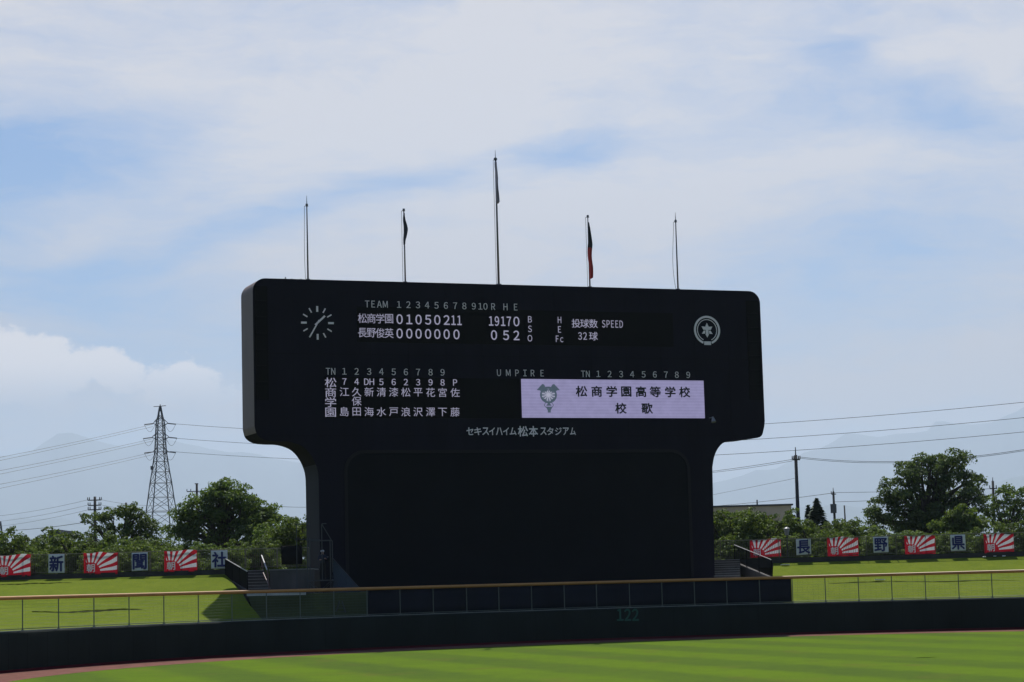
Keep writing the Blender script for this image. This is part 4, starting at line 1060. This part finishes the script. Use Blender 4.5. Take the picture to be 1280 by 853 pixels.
# top of another pylon at the left edge
p2 = empty('transmission_pylon', at(0, 700, 900)-ZUP*at(0, 700, 900).z, 'distant lattice pylon cut by the edge of the picture above the hedge', 'pylon')
z2 = at(0, 652, 900).z; q2 = Vector((at(-.5, 652, 900).x, 900, 0))
for sx, sy in ((-1, -1), (1, -1), (1, 1), (-1, 1)): MB().bar(q2+Vector((sx*4, sy*4, 0)), q2+Vector((sx*.4, sy*.4, z2)), .2, None, 4).build('leg', MT['steel'], p2)
b = MB()
for k in range(9):
    f0, f1 = k/9, (k+1)/9; h0, h1 = 4-3.6*f0, 4-3.6*f1
    for a_, c_2 in (((-1, -1), (1, -1)), ((1, -1), (1, 1)), ((-1, 1), (1, 1)), ((-1, -1), (-1, 1))):
        b.bar(q2+Vector((a_[0]*h0, a_[1]*h0, z2*f0)), q2+Vector((c_2[0]*h1, c_2[1]*h1, z2*f1)), .1, None, 3); b.bar(q2+Vector((c_2[0]*h0, c_2[1]*h0, z2*f0)), q2+Vector((a_[0]*h1, a_[1]*h1, z2*f1)), .1, None, 3)
b.build('lattice_brace', MT['steel'], p2)

def wire(pa, da, pb, db, pm, r, label, group='overhead power lines'):
    A, Bp = at(*pa, da), at(*pb, db)
    best = min(((abs((lambda q: (q.x/q.y))(A.lerp(Bp, t/400)) - ray(*pm).x/ray(*pm).y), t/400) for t in range(401)))[1]
    q = A.lerp(Bp, best); rz_ = ray(*pm); zt = EYE+rz_.z/rz_.y*q.y; sag = (q.z-zt)/max(.02, 4*best*(1-best))
    pts = [A.lerp(Bp, t/40)-ZUP*sag*4*(t/40)*(1-t/40) for t in range(41)]
    o = MB().path(pts, r, 5, rv=[r]*41).build('power_line', MT['wire'])
    return tag(o, label, 'power line', group)
names = ('top', 'middle', 'bottom')
for k, (y0, ya, yb, xr_, yr, ym) in enumerate(((529.5, 571.5, 575.5, 1281, 502.5, 530), (547.5, 588, 592.5, 1281, 521.8, 548.6), (564.5, 605, 610.3, 1281, 539.8, 568.7))):
    wire((191, y0+1), PD-1, (-8, ya+2), 470, (95, (y0+ya)/2+2), .045, 'upper of the twin cables on the %s arm of the pylon, running off left' % names[k])
    wire((191, y0+4), PD-1, (-8, yb+2), 480, (95, (y0+yb)/2+3), .045, 'lower of the twin cables on the %s arm of the pylon, running off left' % names[k])
    wire((212.5, y0), PD, (1300, yr-1.6), 420, ((957, ym) if k < 2 else (900, ym)), .05, 'long cable from the %s arm of the pylon passing behind the scoreboard' % names[k])

# utility poles ----------------------------------------------------------------------
def upole(px_b, py_b, px_t, py_t, d, r, label, arms, name='utility_pole', box=None, spike=0):
    t = at(px_t, py_t, d); bx = at(px_b, py_b, d).x
    root = empty(name, (bx, d, 0), label, 'utility pole', 'utility poles behind the hedges')
    MB().bar((bx, d, 0), t, r*1.25, r*.8, 10).build('pole', MT['pole_dark'], root, True)
    if spike: MB().bar(t-ZUP*.1, t+ZUP*spike, r*.35, r*.2, 5).build('tip_rod', MT['pole_dark'], root)
    for py, hw, ins in arms:
        c = at(px_t+(px_b-px_t)*(py-py_t)/(py_b-py_t), py, d); W_ = hw*d/F_PX
        am = MB().box(c-Vector((0, r+.06, 0)), (W_, 0, 0), (0, .05, 0), (0, 0, .06)).build('cross_arm', MT['pole_dark'], root)
        b = MB()
        for x in ins: b.bar(c+Vector((W_*x, -r-.06, .05)), c+Vector((W_*x, -r-.06, .36)), .065, .045, 6)
        if ins: b.build('insulator', MT['pole_dark'], am)
    if box:
        py, w2, h2 = box; c = at(px_b, py, d); MB().bar(c+Vector((-.25, -.45, -h2/2)), c+Vector((-.25, -.45, h2/2)), w2/2, None, 10).build('transformer', MT['wallgrey'], root)
    return root
upole(997.3, 645.5, 994.6, 569, 205, .19, 'tall utility pole between the tan building and the conifer', [(575, 4.8, (-1, -.6, .6, 1))], spike=.75)
upole(1043.8, 645, 1041.6, 615, 265, .17, 'shorter utility pole with a transformer, right of the conifer', [(618, 3, (-1, 0)), (627.5, 0.0, ())], box=(636, .75, 1.1), spike=.5)
upole(1057.5, 650, 1055.4, 632, 290, .12, 'thin far pole tip right of the transformer pole', [])
upole(119.2, 690, 118.6, 621, 260, .20, 'utility pole with three crossarms in front of the loose tree, behind the left railing', [(625.5, 8.5, (-1, -.75, .75, 1)), (632, 8, (-1, -.7, .7, 1)), (637.5, 8, (-1, -.7, .7, 1))])
upole(157.8, 690, 157.6, 628.5, 330, .2, 'distant pole tip above the loose tree left of the pylon', [(640, 3, ())])
upole(246.5, 690, 246, 605, 300, .20, 'utility pole with a wide crossarm poking out of the big tree left of the scoreboard', [(605, 2.2, ()), (614.5, 12, (-1, -.6, .5, .9))])
upole(1242.5, 670, 1241, 601.5, 240, .17, 'utility pole rising behind the trees beside the big dark tree', [(611, 4.5, (-1, .8))], spike=.4)
GW = 'local wires between the utility poles'
def w2(pa, da, pb, db, pm, label, r=.022): wire(pa, da, pb, db, pm, r, label, GW)
w2((990, 574.5), 205, (884, 590), 250, (940, 582.5), 'upper wire from the tall pole down to the scoreboard edge', .025)
w2((990, 576.5), 205, (884, 591.5), 250, (940, 584.6), 'second wire from the tall pole down to the scoreboard edge', .02)
w2((1000, 571.5), 205, (1290, 560.5), 165, (1120, 577), 'upper wire sagging from the tall pole across the big dark tree', .022)
w2((1000, 573), 205, (1290, 562), 165, (1120, 578.6), 'lower wire sagging from the tall pole across the big dark tree', .02)
w2((994, 598), 205, (884, 620), 260, (940, 609), 'faint wire from the waist of the tall pole to the scoreboard edge', .016)
w2((1041, 616.5), 265, (884, 633.5), 330, (960, 626.5), 'wire from the transformer pole crossing over the tan building', .03)
w2((1042, 616), 265, (1242, 611), 240, (1090, 615.3), 'wire from the transformer pole to the pole beside the big dark tree', .025)
w2((1042, 627.5), 265, (1150, 622), 250, (1090, 626), 'lower wire from the transformer pole into the big dark tree', .025)
for k, (a_, c_2) in enumerate(((625, 645.5), (631.5, 652.5), (637.5, 658.5))):
    w2((110, a_), 260, (-6, c_2), 330, (60, (a_+c_2)/2+.6), '%s wire from the three arm pole running off left' % ('first', 'second', 'third')[k], .018)
    w2((127, a_), 260, (240, 614+k*6+14), 300, (180, a_+7), '%s wire from the three arm pole toward the pole in the big tree' % ('first', 'second', 'third')[k], .018)
w2((118, 651), 260, (-6, 664), 330, (60, 659.5), 'lowest cable on the three arm pole', .035)
w2((246, 615), 300, (392, 634), 340, (330, 631.5), 'wire from the pole in the big tree to the scoreboard column', .03)

# street lamp behind the right railing
sl2 = empty('street_lamp', at(985, 700, 156), 'small grey lantern on a post behind the right railing', 'street lamp')
z = at(984.5, 664, 156).z
MB().bar((sl2.location.x, 156, RZ-.1), (sl2.location.x, 156, z-.3), .05, None, 8).build('post', MT['pole_dark'], sl2)
MB().bar((sl2.location.x, 156, z-.3), (sl2.location.x, 156, z+.18), .14, .2, 8).bar((sl2.location.x, 156, z+.18), (sl2.location.x, 156, z+.28), .23, .08, 8).build('lantern', MT['lamp'], sl2)

# trees -------------------------------------------------------------------------------
def leaf_mesh(name, lobes, n_cl, per, size, seed, spread=.5, fill=.55, drop=0):
    """leaf faces set on small clumps that sit on the lobes of the crown"""
    rnd = random.Random(seed); vs = []; fs = []
    def unit():
        while True:
            d = Vector((rnd.gauss(0, 1), rnd.gauss(0, 1), rnd.gauss(0, 1)))
            if d.length > 1e-3: return d.normalized()
    wts = [(l[3]*l[4]*l[5])**.8 for l in lobes]; tot = sum(wts)
    for l, wt in zip(lobes, wts):
        for _ in range(max(3, round(n_cl*wt/tot))):
            d = unit(); r = fill+(1.02-fill)*rnd.random()**.6
            if rnd.random() < .10: r *= 1.12
            c = Vector((l[0]+d.x*l[3]*r, l[1]+d.y*l[4]*r, l[2]+d.z*l[5]*r))
            if c.z < drop: continue
            sr = spread*(.55+.75*rnd.random()); fl = rnd.uniform(.55, .8); tilt = Vector((rnd.gauss(0, .25), rnd.gauss(0, .25), 0))
            for _ in range(int(per*(sr/spread)**2*(.7+.5*rnd.random()))):
                q = unit()
                if q.z < -.25 and rnd.random() < .75: q.z = -q.z
                k = (.72+.34*rnd.random()) if rnd.random() > .2 else rnd.uniform(.2, 1.25)
                p = c+Vector((q.x*sr*k, q.y*sr*k, q.z*sr*fl*k+(q.x*tilt.x+q.y*tilt.y)*sr*k))
                s = size*(.6+.75*rnd.random())
                nrm = (q*.9+Vector((rnd.gauss(0, .55), rnd.gauss(0, .55), rnd.gauss(.25, .5)))).normalized()
                a = nrm.orthogonal().normalized(); a.rotate(Matrix.Rotation(rnd.uniform(0, 2*pi), 3, nrm)); e = nrm.cross(a)
                o = len(vs); vs += [p-a*s*.62, p-e*s*.34, p+a*s*.62-nrm*s*.12, p+e*s*.34]; fs.append((o, o+1, o+2, o+3))
    b = MB(); b.v = [tuple(v) for v in vs]; b.f = fs; b.mi = [0]*len(fs); return b
def trunk_mesh(h, r, limbs, seed, base=0.0):
    rnd = random.Random(seed); b = MB()
    k = 6; pts = [Vector((.12*h*.2*sin(i*1.3+seed)*(i/k), .1*h*.15*cos(i*1.7)*(i/k), base+h*i/k)) for i in range(k+1)]
    b.path(pts, r, 8, rv=[r*(1.25-.75*i/k) for i in range(k+1)])
    for tx_, ty, tz, f in limbs:
        a = pts[min(k, int(f*k))]; e = Vector((tx_, ty, tz)); m1 = a.lerp(e, .5)+Vector((rnd.uniform(-.2, .2), rnd.uniform(-.2, .2), .12*(e-a).length))
        pp_ = [a, a.lerp(m1, .55), m1, m1.lerp(e, .5)+ZUP*.1, e]
        b.path(pp_, r*.4, 6, rv=[r*.5, r*.42, r*.32, r*.2, r*.08])
    return b
TREE_H = {}
def tree(name, loc, lobes, h_tr, r_tr, m, label, cat, n_cl, per, size, seed, group=None, spread=.5, fill=.55, rz=0, sc=(1, 1, 1), drop=.3):
    root = empty(name, (0, 0, 0), label, cat, group)
    rnd = random.Random(seed+99); limbs = []
    for l in lobes:
        limbs.append((l[0], l[1], l[2]+l[5]*.2, rnd.uniform(.45, .95)))
        for _ in range(2):
            a = rnd.uniform(0, 2*pi); limbs.append((l[0]+l[3]*.6*cos(a), l[1]+l[4]*.6*sin(a), l[2]+l[5]*rnd.uniform(-.1, .6), rnd.uniform(.4, .95)))
    trunk_mesh(h_tr, r_tr, limbs, seed).build('trunk', MT['bark'], root, True)
    lm = leaf_mesh(name, lobes, n_cl, per, size, seed, spread, fill, drop)
    zs = sorted(v[2] for v in lm.v); TREE_H[seed] = zs[int(len(zs)*.985)]
    lm.build('crown', m, root)
    root.location = loc; root.rotation_euler = (0, 0, rz); root.scale = sc
    return root
def rlobes(seed, w_, h_, z0, k, flat=.5, dep=.8):
    rnd = random.Random(seed); o = []
    for i in range(k):
        a = rnd.uniform(0, 2*pi); rr_ = rnd.uniform(.15, .62)
        x = w_*.5*rr_*cos(a)*1.1; y = w_*.5*rr_*sin(a)*dep; f = rnd.random()
        z = z0+h_*(.25+.6*f)*(1-.25*rr_)
        s = w_*rnd.uniform(.17, .27); o.append((x, y, z, s, s, s*rnd.uniform(.6, .85)))
    o.append((0, 0, z0+h_*.45, w_*.33, w_*.3, h_*.33)); o.append((0, 0, .35, w_*.5, w_*.42, .55)); o.append((w_*.2, -.3, .9, w_*.34, w_*.3, .7)); o.append((-w_*.2, .3, .9, w_*.34, w_*.3, .7)); return o
GL_, GR_ = LZ, RZ
def base_at(px, d, z): p = at(px, 700, d); return Vector((p.x, d, z))
# the big dark tree at the right
S_ = 175/F_PX
def L2(px, py, rx, ry, d, x0, z0, dy=0): p = at(px, py, d); k = d/F_PX; return (p.x-x0, dy, p.z-z0, rx*k, rx*k*.85, ry*k)
bt = base_at(1162, 176, RZ)
lob = [L2(px, py, rx, ry, 176, bt.x, RZ, dy) for px, py, rx, ry, dy in (
    (1162, 597, 30, 26, 0), (1135, 600, 26, 22, -1), (1190, 592, 28, 24, 0), (1215, 606, 22, 20, 1), (1118, 615, 22, 18, 0), (1105, 640, 20, 16, 0), (1140, 630, 32, 24, -1), (1180, 628, 32, 24, 1.2), (1210, 630, 24, 22, -1), (1160, 645, 34, 20, 0), (1225, 616, 14, 14, 0), (1098, 652, 14, 14, .5), (1172, 578, 16, 12, 0), (1200, 577, 12, 10, .6), (1150, 581, 14, 10, -.6), (1120, 655, 30, 14, 0), (1200, 655, 34, 14, 0), (1160, 662, 40, 14, -.5))]
tree('broadleaf_tree', bt, lob, 4.2, .38, MT['leaf_c'], 'big dark round crowned tree behind the railing right of the scoreboard', 'tree', 300, 130, .19, 11, None, .62, .5)
# the big tree at the left
bl_ = base_at(287, 170, LZ)
lob = [L2(px, py, rx, ry, 170, bl_.x, LZ, dy) for px, py, rx, ry, dy in (
    (282, 622, 24, 17, 0), (262, 630, 20, 18, .5), (245, 640, 22, 18, -.4), (305, 627, 22, 16, -.5), (318, 640, 20, 16, .5), (285, 645, 30, 20, 0), (232, 655, 18, 16, 0), (335, 648, 14, 14, 0), (345, 660, 16, 14, .5), (310, 662, 26, 16, -.5), (255, 668, 28, 16, .3), (226, 672, 18, 14, 0), (290, 614, 14, 9, 0), (270, 612, 10, 8, .3))]
tree('broadleaf_tree', bl_, lob, 3.4, .30, MT['leaf_b'], 'large leafy tree behind the railing left of the scoreboard', 'tree', 240, 120, .18, 12, None, .58, .45)
# loose cherry tree left
bc = base_at(150, 172, LZ)
lob = [L2(px, py, rx, ry, 172, bc.x, LZ, dy) for px, py, rx, ry, dy in (
    (165, 643, 20, 9, 0), (140, 645, 20, 8, .5), (115, 650, 14, 5, -.5), (185, 655, 14, 9, 0), (160, 660, 24, 10, .6), (130, 662, 18, 8, 0), (175, 672, 20, 9, -.5), (112, 672, 10, 6, 0), (172, 636, 10, 5, 0), (195, 668, 10, 9, 0))]
tree('loose_tree', bc, lob, 2.6, .2, MT['leaf_a'], 'loose open crowned tree around the three arm utility pole', 'tree', 95, 85, .17, 13, None, .46, .35)
# shrubs and small trees of the hedges: four kinds, copied
protos = []
for k, (m, wd, hh, z0, nl, ncl) in enumerate((('leaf_a', 4.6, 3.4, .3, 8, 360), ('leaf_d', 4.0, 3.1, .2, 7, 320), ('leaf_a', 5.2, 3.8, .5, 9, 400), ('leaf_b', 4.4, 3.7, .4, 8, 340))):
    protos.append((k, m, wd, hh, z0, nl, ncl))
built = {}
def shrub(k, px, d, top_py, zb, label, group, wscale=1.0):
    _, m, wd, hh, z0, nl, ncl = protos[k]; loc = base_at(px, d, zb-.1)
    hgt = at(px, top_py+7, d).z-zb+.1
    if k not in built: leaf = leaf_mesh('', rlobes(40+k*3, wd, hh, z0, nl), int(ncl*.62), 52, .15, 70+k, .31, .42, 0); zs = sorted(v[2] for v in leaf.v); TREE_H[70+k] = zs[int(len(zs)*.985)]
    sz = hgt/TREE_H[70+k]
    rz = random.Random(int(px*7)).uniform(0, 6)
    q_ = random.Random(int(px*13)).uniform(.92, 1.2); sc = (sz**.5*wscale*q_, sz**.5*wscale*q_, sz)
    if k not in built:
        built[k] = tree('hedge_shrub', loc, rlobes(40+k*3, wd, hh, z0, nl), hh*.5, .10, MT[m], label, 'shrub', int(ncl*.62), 52, .15, 70+k, group, .31, .42, rz, sc, .0)
        return built[k]
    return copy_thing(built[k], loc, rz, sc, label, group)
GH, GH2 = 'shrubs of the hedge behind the left railing', 'shrubs of the hedge behind the right railing'
for k, px, d, ty, lb in (
        (2, -40, 148, 656, 'shrub at the very end of the left hedge, cut by the picture edge'), (0, 12, 146, 660, 'shrub behind the sunburst banner before the 新 panel'), (1, 45, 142, 684, 'low bright shrub between the first sunburst banner and the 新 panel'),
        (2, 62, 155, 676, 'taller shrub behind the 新 panel under the grey house roof'), (0, 95, 147, 659, 'shrub left of the second sunburst banner on the left railing'), (1, 122, 141, 680, 'low bright shrub behind the sunburst banner between 新 and 聞'),
        (3, 140, 152, 672, 'darker shrub below the loose tree'), (1, 172, 143, 676, 'bright shrub behind the 聞 panel'), (0, 196, 150, 674, 'shrub between the loose tree and the big leafy tree'), (1, 228, 141, 682, 'low shrub behind the sunburst banner between 聞 and 社'),
        (3, 255, 149, 673, 'darker shrub under the big leafy tree near the 社 panel'), (1, 285, 141, 679, 'bright shrub right behind the 社 panel'), (0, 318, 146, 668, 'shrub behind the left steps'), (3, 345, 158, 652, 'tall shrub at the edge of the big leafy tree'),
        (2, 34, 166, 668, 'back row shrub left of the first letter panel of the left railing'), (2, 88, 168, 666, 'back row shrub right of the grey house roof'), (2, 118, 166, 670, 'back row shrub at the left foot of the loose tree'),
        (2, 178, 168, 668, 'back row shrub right of the loose tree stem'), (2, 212, 166, 670, 'back row shrub below the transmission pylon'), (2, 330, 168, 655, 'back row shrub between the big leafy tree and the scoreboard column'),
        (0, 108, 150, 677, 'low shrub filling the hedge under the loose tree'), (1, 212, 146, 680, 'low shrub just left of the third sunburst banner of the left railing'), (0, 300, 150, 676, 'low shrub behind the solid stair railing'),
        (2, 366, 152, 643, 'tall bushy shrub close to the scoreboard column'), (2, 392, 158, 646, 'bushy shrub half hidden by the scoreboard column')):
    shrub(k, px, d, ty, LZ, lb, GH)
for k, px, d, ty, lb in (
        (2, 880, 166, 636, 'shrub half hidden behind the scoreboard base on the right'), (0, 905, 164, 634, 'shrub against the tan building beside the scoreboard base'), (2, 932, 163, 633, 'tallest hedge shrub in front of the tan building'),
        (1, 918, 161, 664, 'low bright shrub behind the right steps'), (0, 960, 164, 637, 'shrub above the first right sunburst banner'), (1, 985, 159, 664, 'bright low shrub behind the small lantern'), (2, 990, 168, 652, 'shrub at the foot of the tall utility pole'),
        (0, 1015, 164, 644, 'shrub in front of the conifer'), (1, 1042, 160, 658, 'bright shrub behind the sunburst banner between 長 and 野'), (2, 1052, 166, 645, 'tall shrub between the conifer and the big dark tree'), (3, 1085, 168, 650, 'darker shrub under the left side of the big dark tree'),
        (1, 1100, 159, 664, 'low shrub behind the 野 panel'), (3, 1130, 160, 659, 'dark low shrub behind the sunburst banner between 野 and 県'), (0, 1112, 163, 660, 'shrub under the dark crown, left of the banner between 野 and 県'), (0, 1145, 164, 660, 'shrub in the shade in front of the big dark trunk'), (0, 1178, 163, 661, 'shrub just left of the panel nearest the last banner'), (0, 1210, 164, 660, 'shrub just right of the panel nearest the last banner'),
        (1, 1160, 160, 662, 'bright low shrub under the big dark tree'), (1, 1192, 158, 660, 'bright shrub behind the letter panel nearest the last sunburst banner'),
        (3, 1225, 162, 664, 'darker shrub left of the last sunburst banner'), (0, 1250, 160, 652, 'shrub behind the last sunburst banner'), (0, 1285, 160, 645, 'shrub at the right picture edge beyond the last banner'), (2, 1325, 162, 640, 'last shrub of the right hedge, beyond the picture edge')):
    shrub(k, px, d, ty, RZ, lb, GH2)
# two airy trees at the far right and the light one under the dark crown
for px, d, m, sd_, lb, ls in (
        (1203, 166, 'leaf_d', 21, 'bright green small tree in front of the big dark tree', ((1203, 645, 16, 10, 0), (1188, 652, 14, 8, 0), (1220, 652, 14, 9, .4), (1205, 660, 22, 9, 0), (1175, 660, 10, 7, 0))),
        (1258, 178, 'leaf_b', 22, 'airy feathery tree at the right edge beside the utility pole', ((1250, 620, 16, 8, 0), (1268, 615, 14, 6, .4), (1285, 622, 18, 10, 0), (1258, 634, 22, 10, 0), (1242, 640, 14, 9, -.4), (1280, 642, 22, 12, 0), (1262, 652, 26, 10, 0), (1300, 630, 18, 14, 0)))):
    bb = base_at(px, d, RZ); tree('small_tree', bb, [L2(*l[:4], d, bb.x, RZ, l[4]) for l in ls], 2.6, .14, MT[m], lb, 'tree', 95, 90, .17, sd_, None, .46, .35)
# conifers beyond the hedge
def conifer(px, d, top, wpx, label, seed):
    h_ = at(px, top, d).z; rnd = random.Random(seed); root = empty('conifer', (at(px, 700, d).x, d, 0), label, 'conifer')
    x0 = root.location.x; MB().bar((x0, d, 0), (x0, d, h_*.95), .22, .04, 8).build('trunk', MT['bark'], root)
    vs = []; fs = []; W_ = wpx*d/F_PX
    for _ in range(5200):
        t = rnd.random()**.6; zz_ = h_*(1-t*.62); r = W_*(t*1.9)*(.55+.5*rnd.random())*(1+.18*sin(zz_*5)); r = min(r, W_*1.5); a = rnd.uniform(0, 2*pi)
        p = Vector((x0+r*cos(a), d+r*sin(a), zz_-r*.22)); s = .24+.2*rnd.random()
        dr = Vector((cos(a), sin(a), -.25)).normalized(); q = Vector((-sin(a), cos(a), rnd.uniform(-.5, .5)))
        o = len(vs); vs += [p-dr*s, p-q*s*.4, p+dr*s, p+q*s*.4]; fs.append((o, o+1, o+2, o+3))
    b = MB(); b.v = [tuple(v) for v in vs]; b.f = fs; b.mi = [0]*len(fs); b.build('crown', MT['leaf_e'], root)
conifer(1024, 225, 623, 20, 'dark pointed conifer rising above the right hedge', 5)
conifer(1013, 228, 632, 7, 'slimmer conifer tip beside the dark pointed conifer', 6)

# far hills ---------------------------------------------------------------------------------
def ridge(name, pts, d, seed, depth, m):
    rnd = random.Random(seed); ph = [rnd.uniform(0, 6) for _ in range(6)]
    b = MB(); rows = []; K = 160; x0, x1 = pts[0][0], pts[-1][0]; crest = []
    for i in range(K+1):
        px = x0+(x1-x0)*i/K
        for (xa_, ya_), (xb2, yb2) in zip(pts[:-1], pts[1:]):
            if xa_ <= px <= xb2: t = (px-xa_)/(xb2-xa_); t = t*t*(3-2*t)*.5+t*.5; py = ya_+(yb2-ya_)*t; break
        py += 2.0*sin(px*.045+ph[0])+1.4*sin(px*.11+ph[1])+.9*sin(px*.27+ph[2])+.5*sin(px*.61+ph[3])
        crest.append(at(px, py, d))
    for j in range(9):
        s = j/8; rows.append([Vector((c.x*(1-.12*(1-s)), d-depth*(1-s)+depth*.08*sin(c.x*.004+s*6+ph[4]), max(-20, c.z*(s**.9)*(1+.07*sin(c.x*.006*1.7+s*9+ph[5])*(1-s)*4*s)-20*(1-s)))) for c in crest])
    rows.append([Vector((c.x*1.05, d+depth*.7, -20)) for c in crest])
    b.grid(rows); return tag(b.build(name, m, None, True), kind='structure')
HM = mat('forest_hillside', (.045, .06, .04), .95, nscale=.0026, namp=.4, coord='Object', spec=0)
ridge('hills', [(-700, 560), (-300, 545), (-60, 572), (20, 566), (60, 550), (105, 545), (150, 556), (215, 552), (300, 566), (380, 580), (500, 600), (640, 590), (760, 600), (870, 612), (950, 590), (1010, 566), (1060, 545), (1085, 540), (1105, 543), (1150, 541), (1175, 527), (1185, 526), (1230, 532), (1260, 515), (1290, 506), (1380, 503), (1600, 530), (1900, 570)], 40000, 4, 7500, HM)
ridge('hills', [(-700, 640), (-200, 645), (0, 650), (200, 650), (400, 650), (640, 646), (900, 640), (1050, 634), (1150, 624), (1200, 612), (1255, 600), (1300, 592), (1500, 585), (1900, 600)], 30000, 9, 4500, HM)

# haze: one closed box of even air around camera and scene
hz = MB().abox(-46000, 46000, -4000, 50500, -40, 3180).build('haze', None)
tag(hz, kind='stuff')
hm = bpy.data.materials.new('haze_air'); hm.use_nodes = True; nt = hm.node_tree; nt.nodes.clear()
ho = nt.nodes.new('ShaderNodeOutputMaterial'); pv = nt.nodes.new('ShaderNodeVolumePrincipled')
pv.inputs['Color'].default_value = (.55, .65, .79, 1); pv.inputs['Density'].default_value = 4.95e-5; pv.inputs['Anisotropy'].default_value = .35
nt.links.new(pv.outputs[0], ho.inputs['Volume'])
hz.data.materials.clear(); hz.data.materials.append(hm)
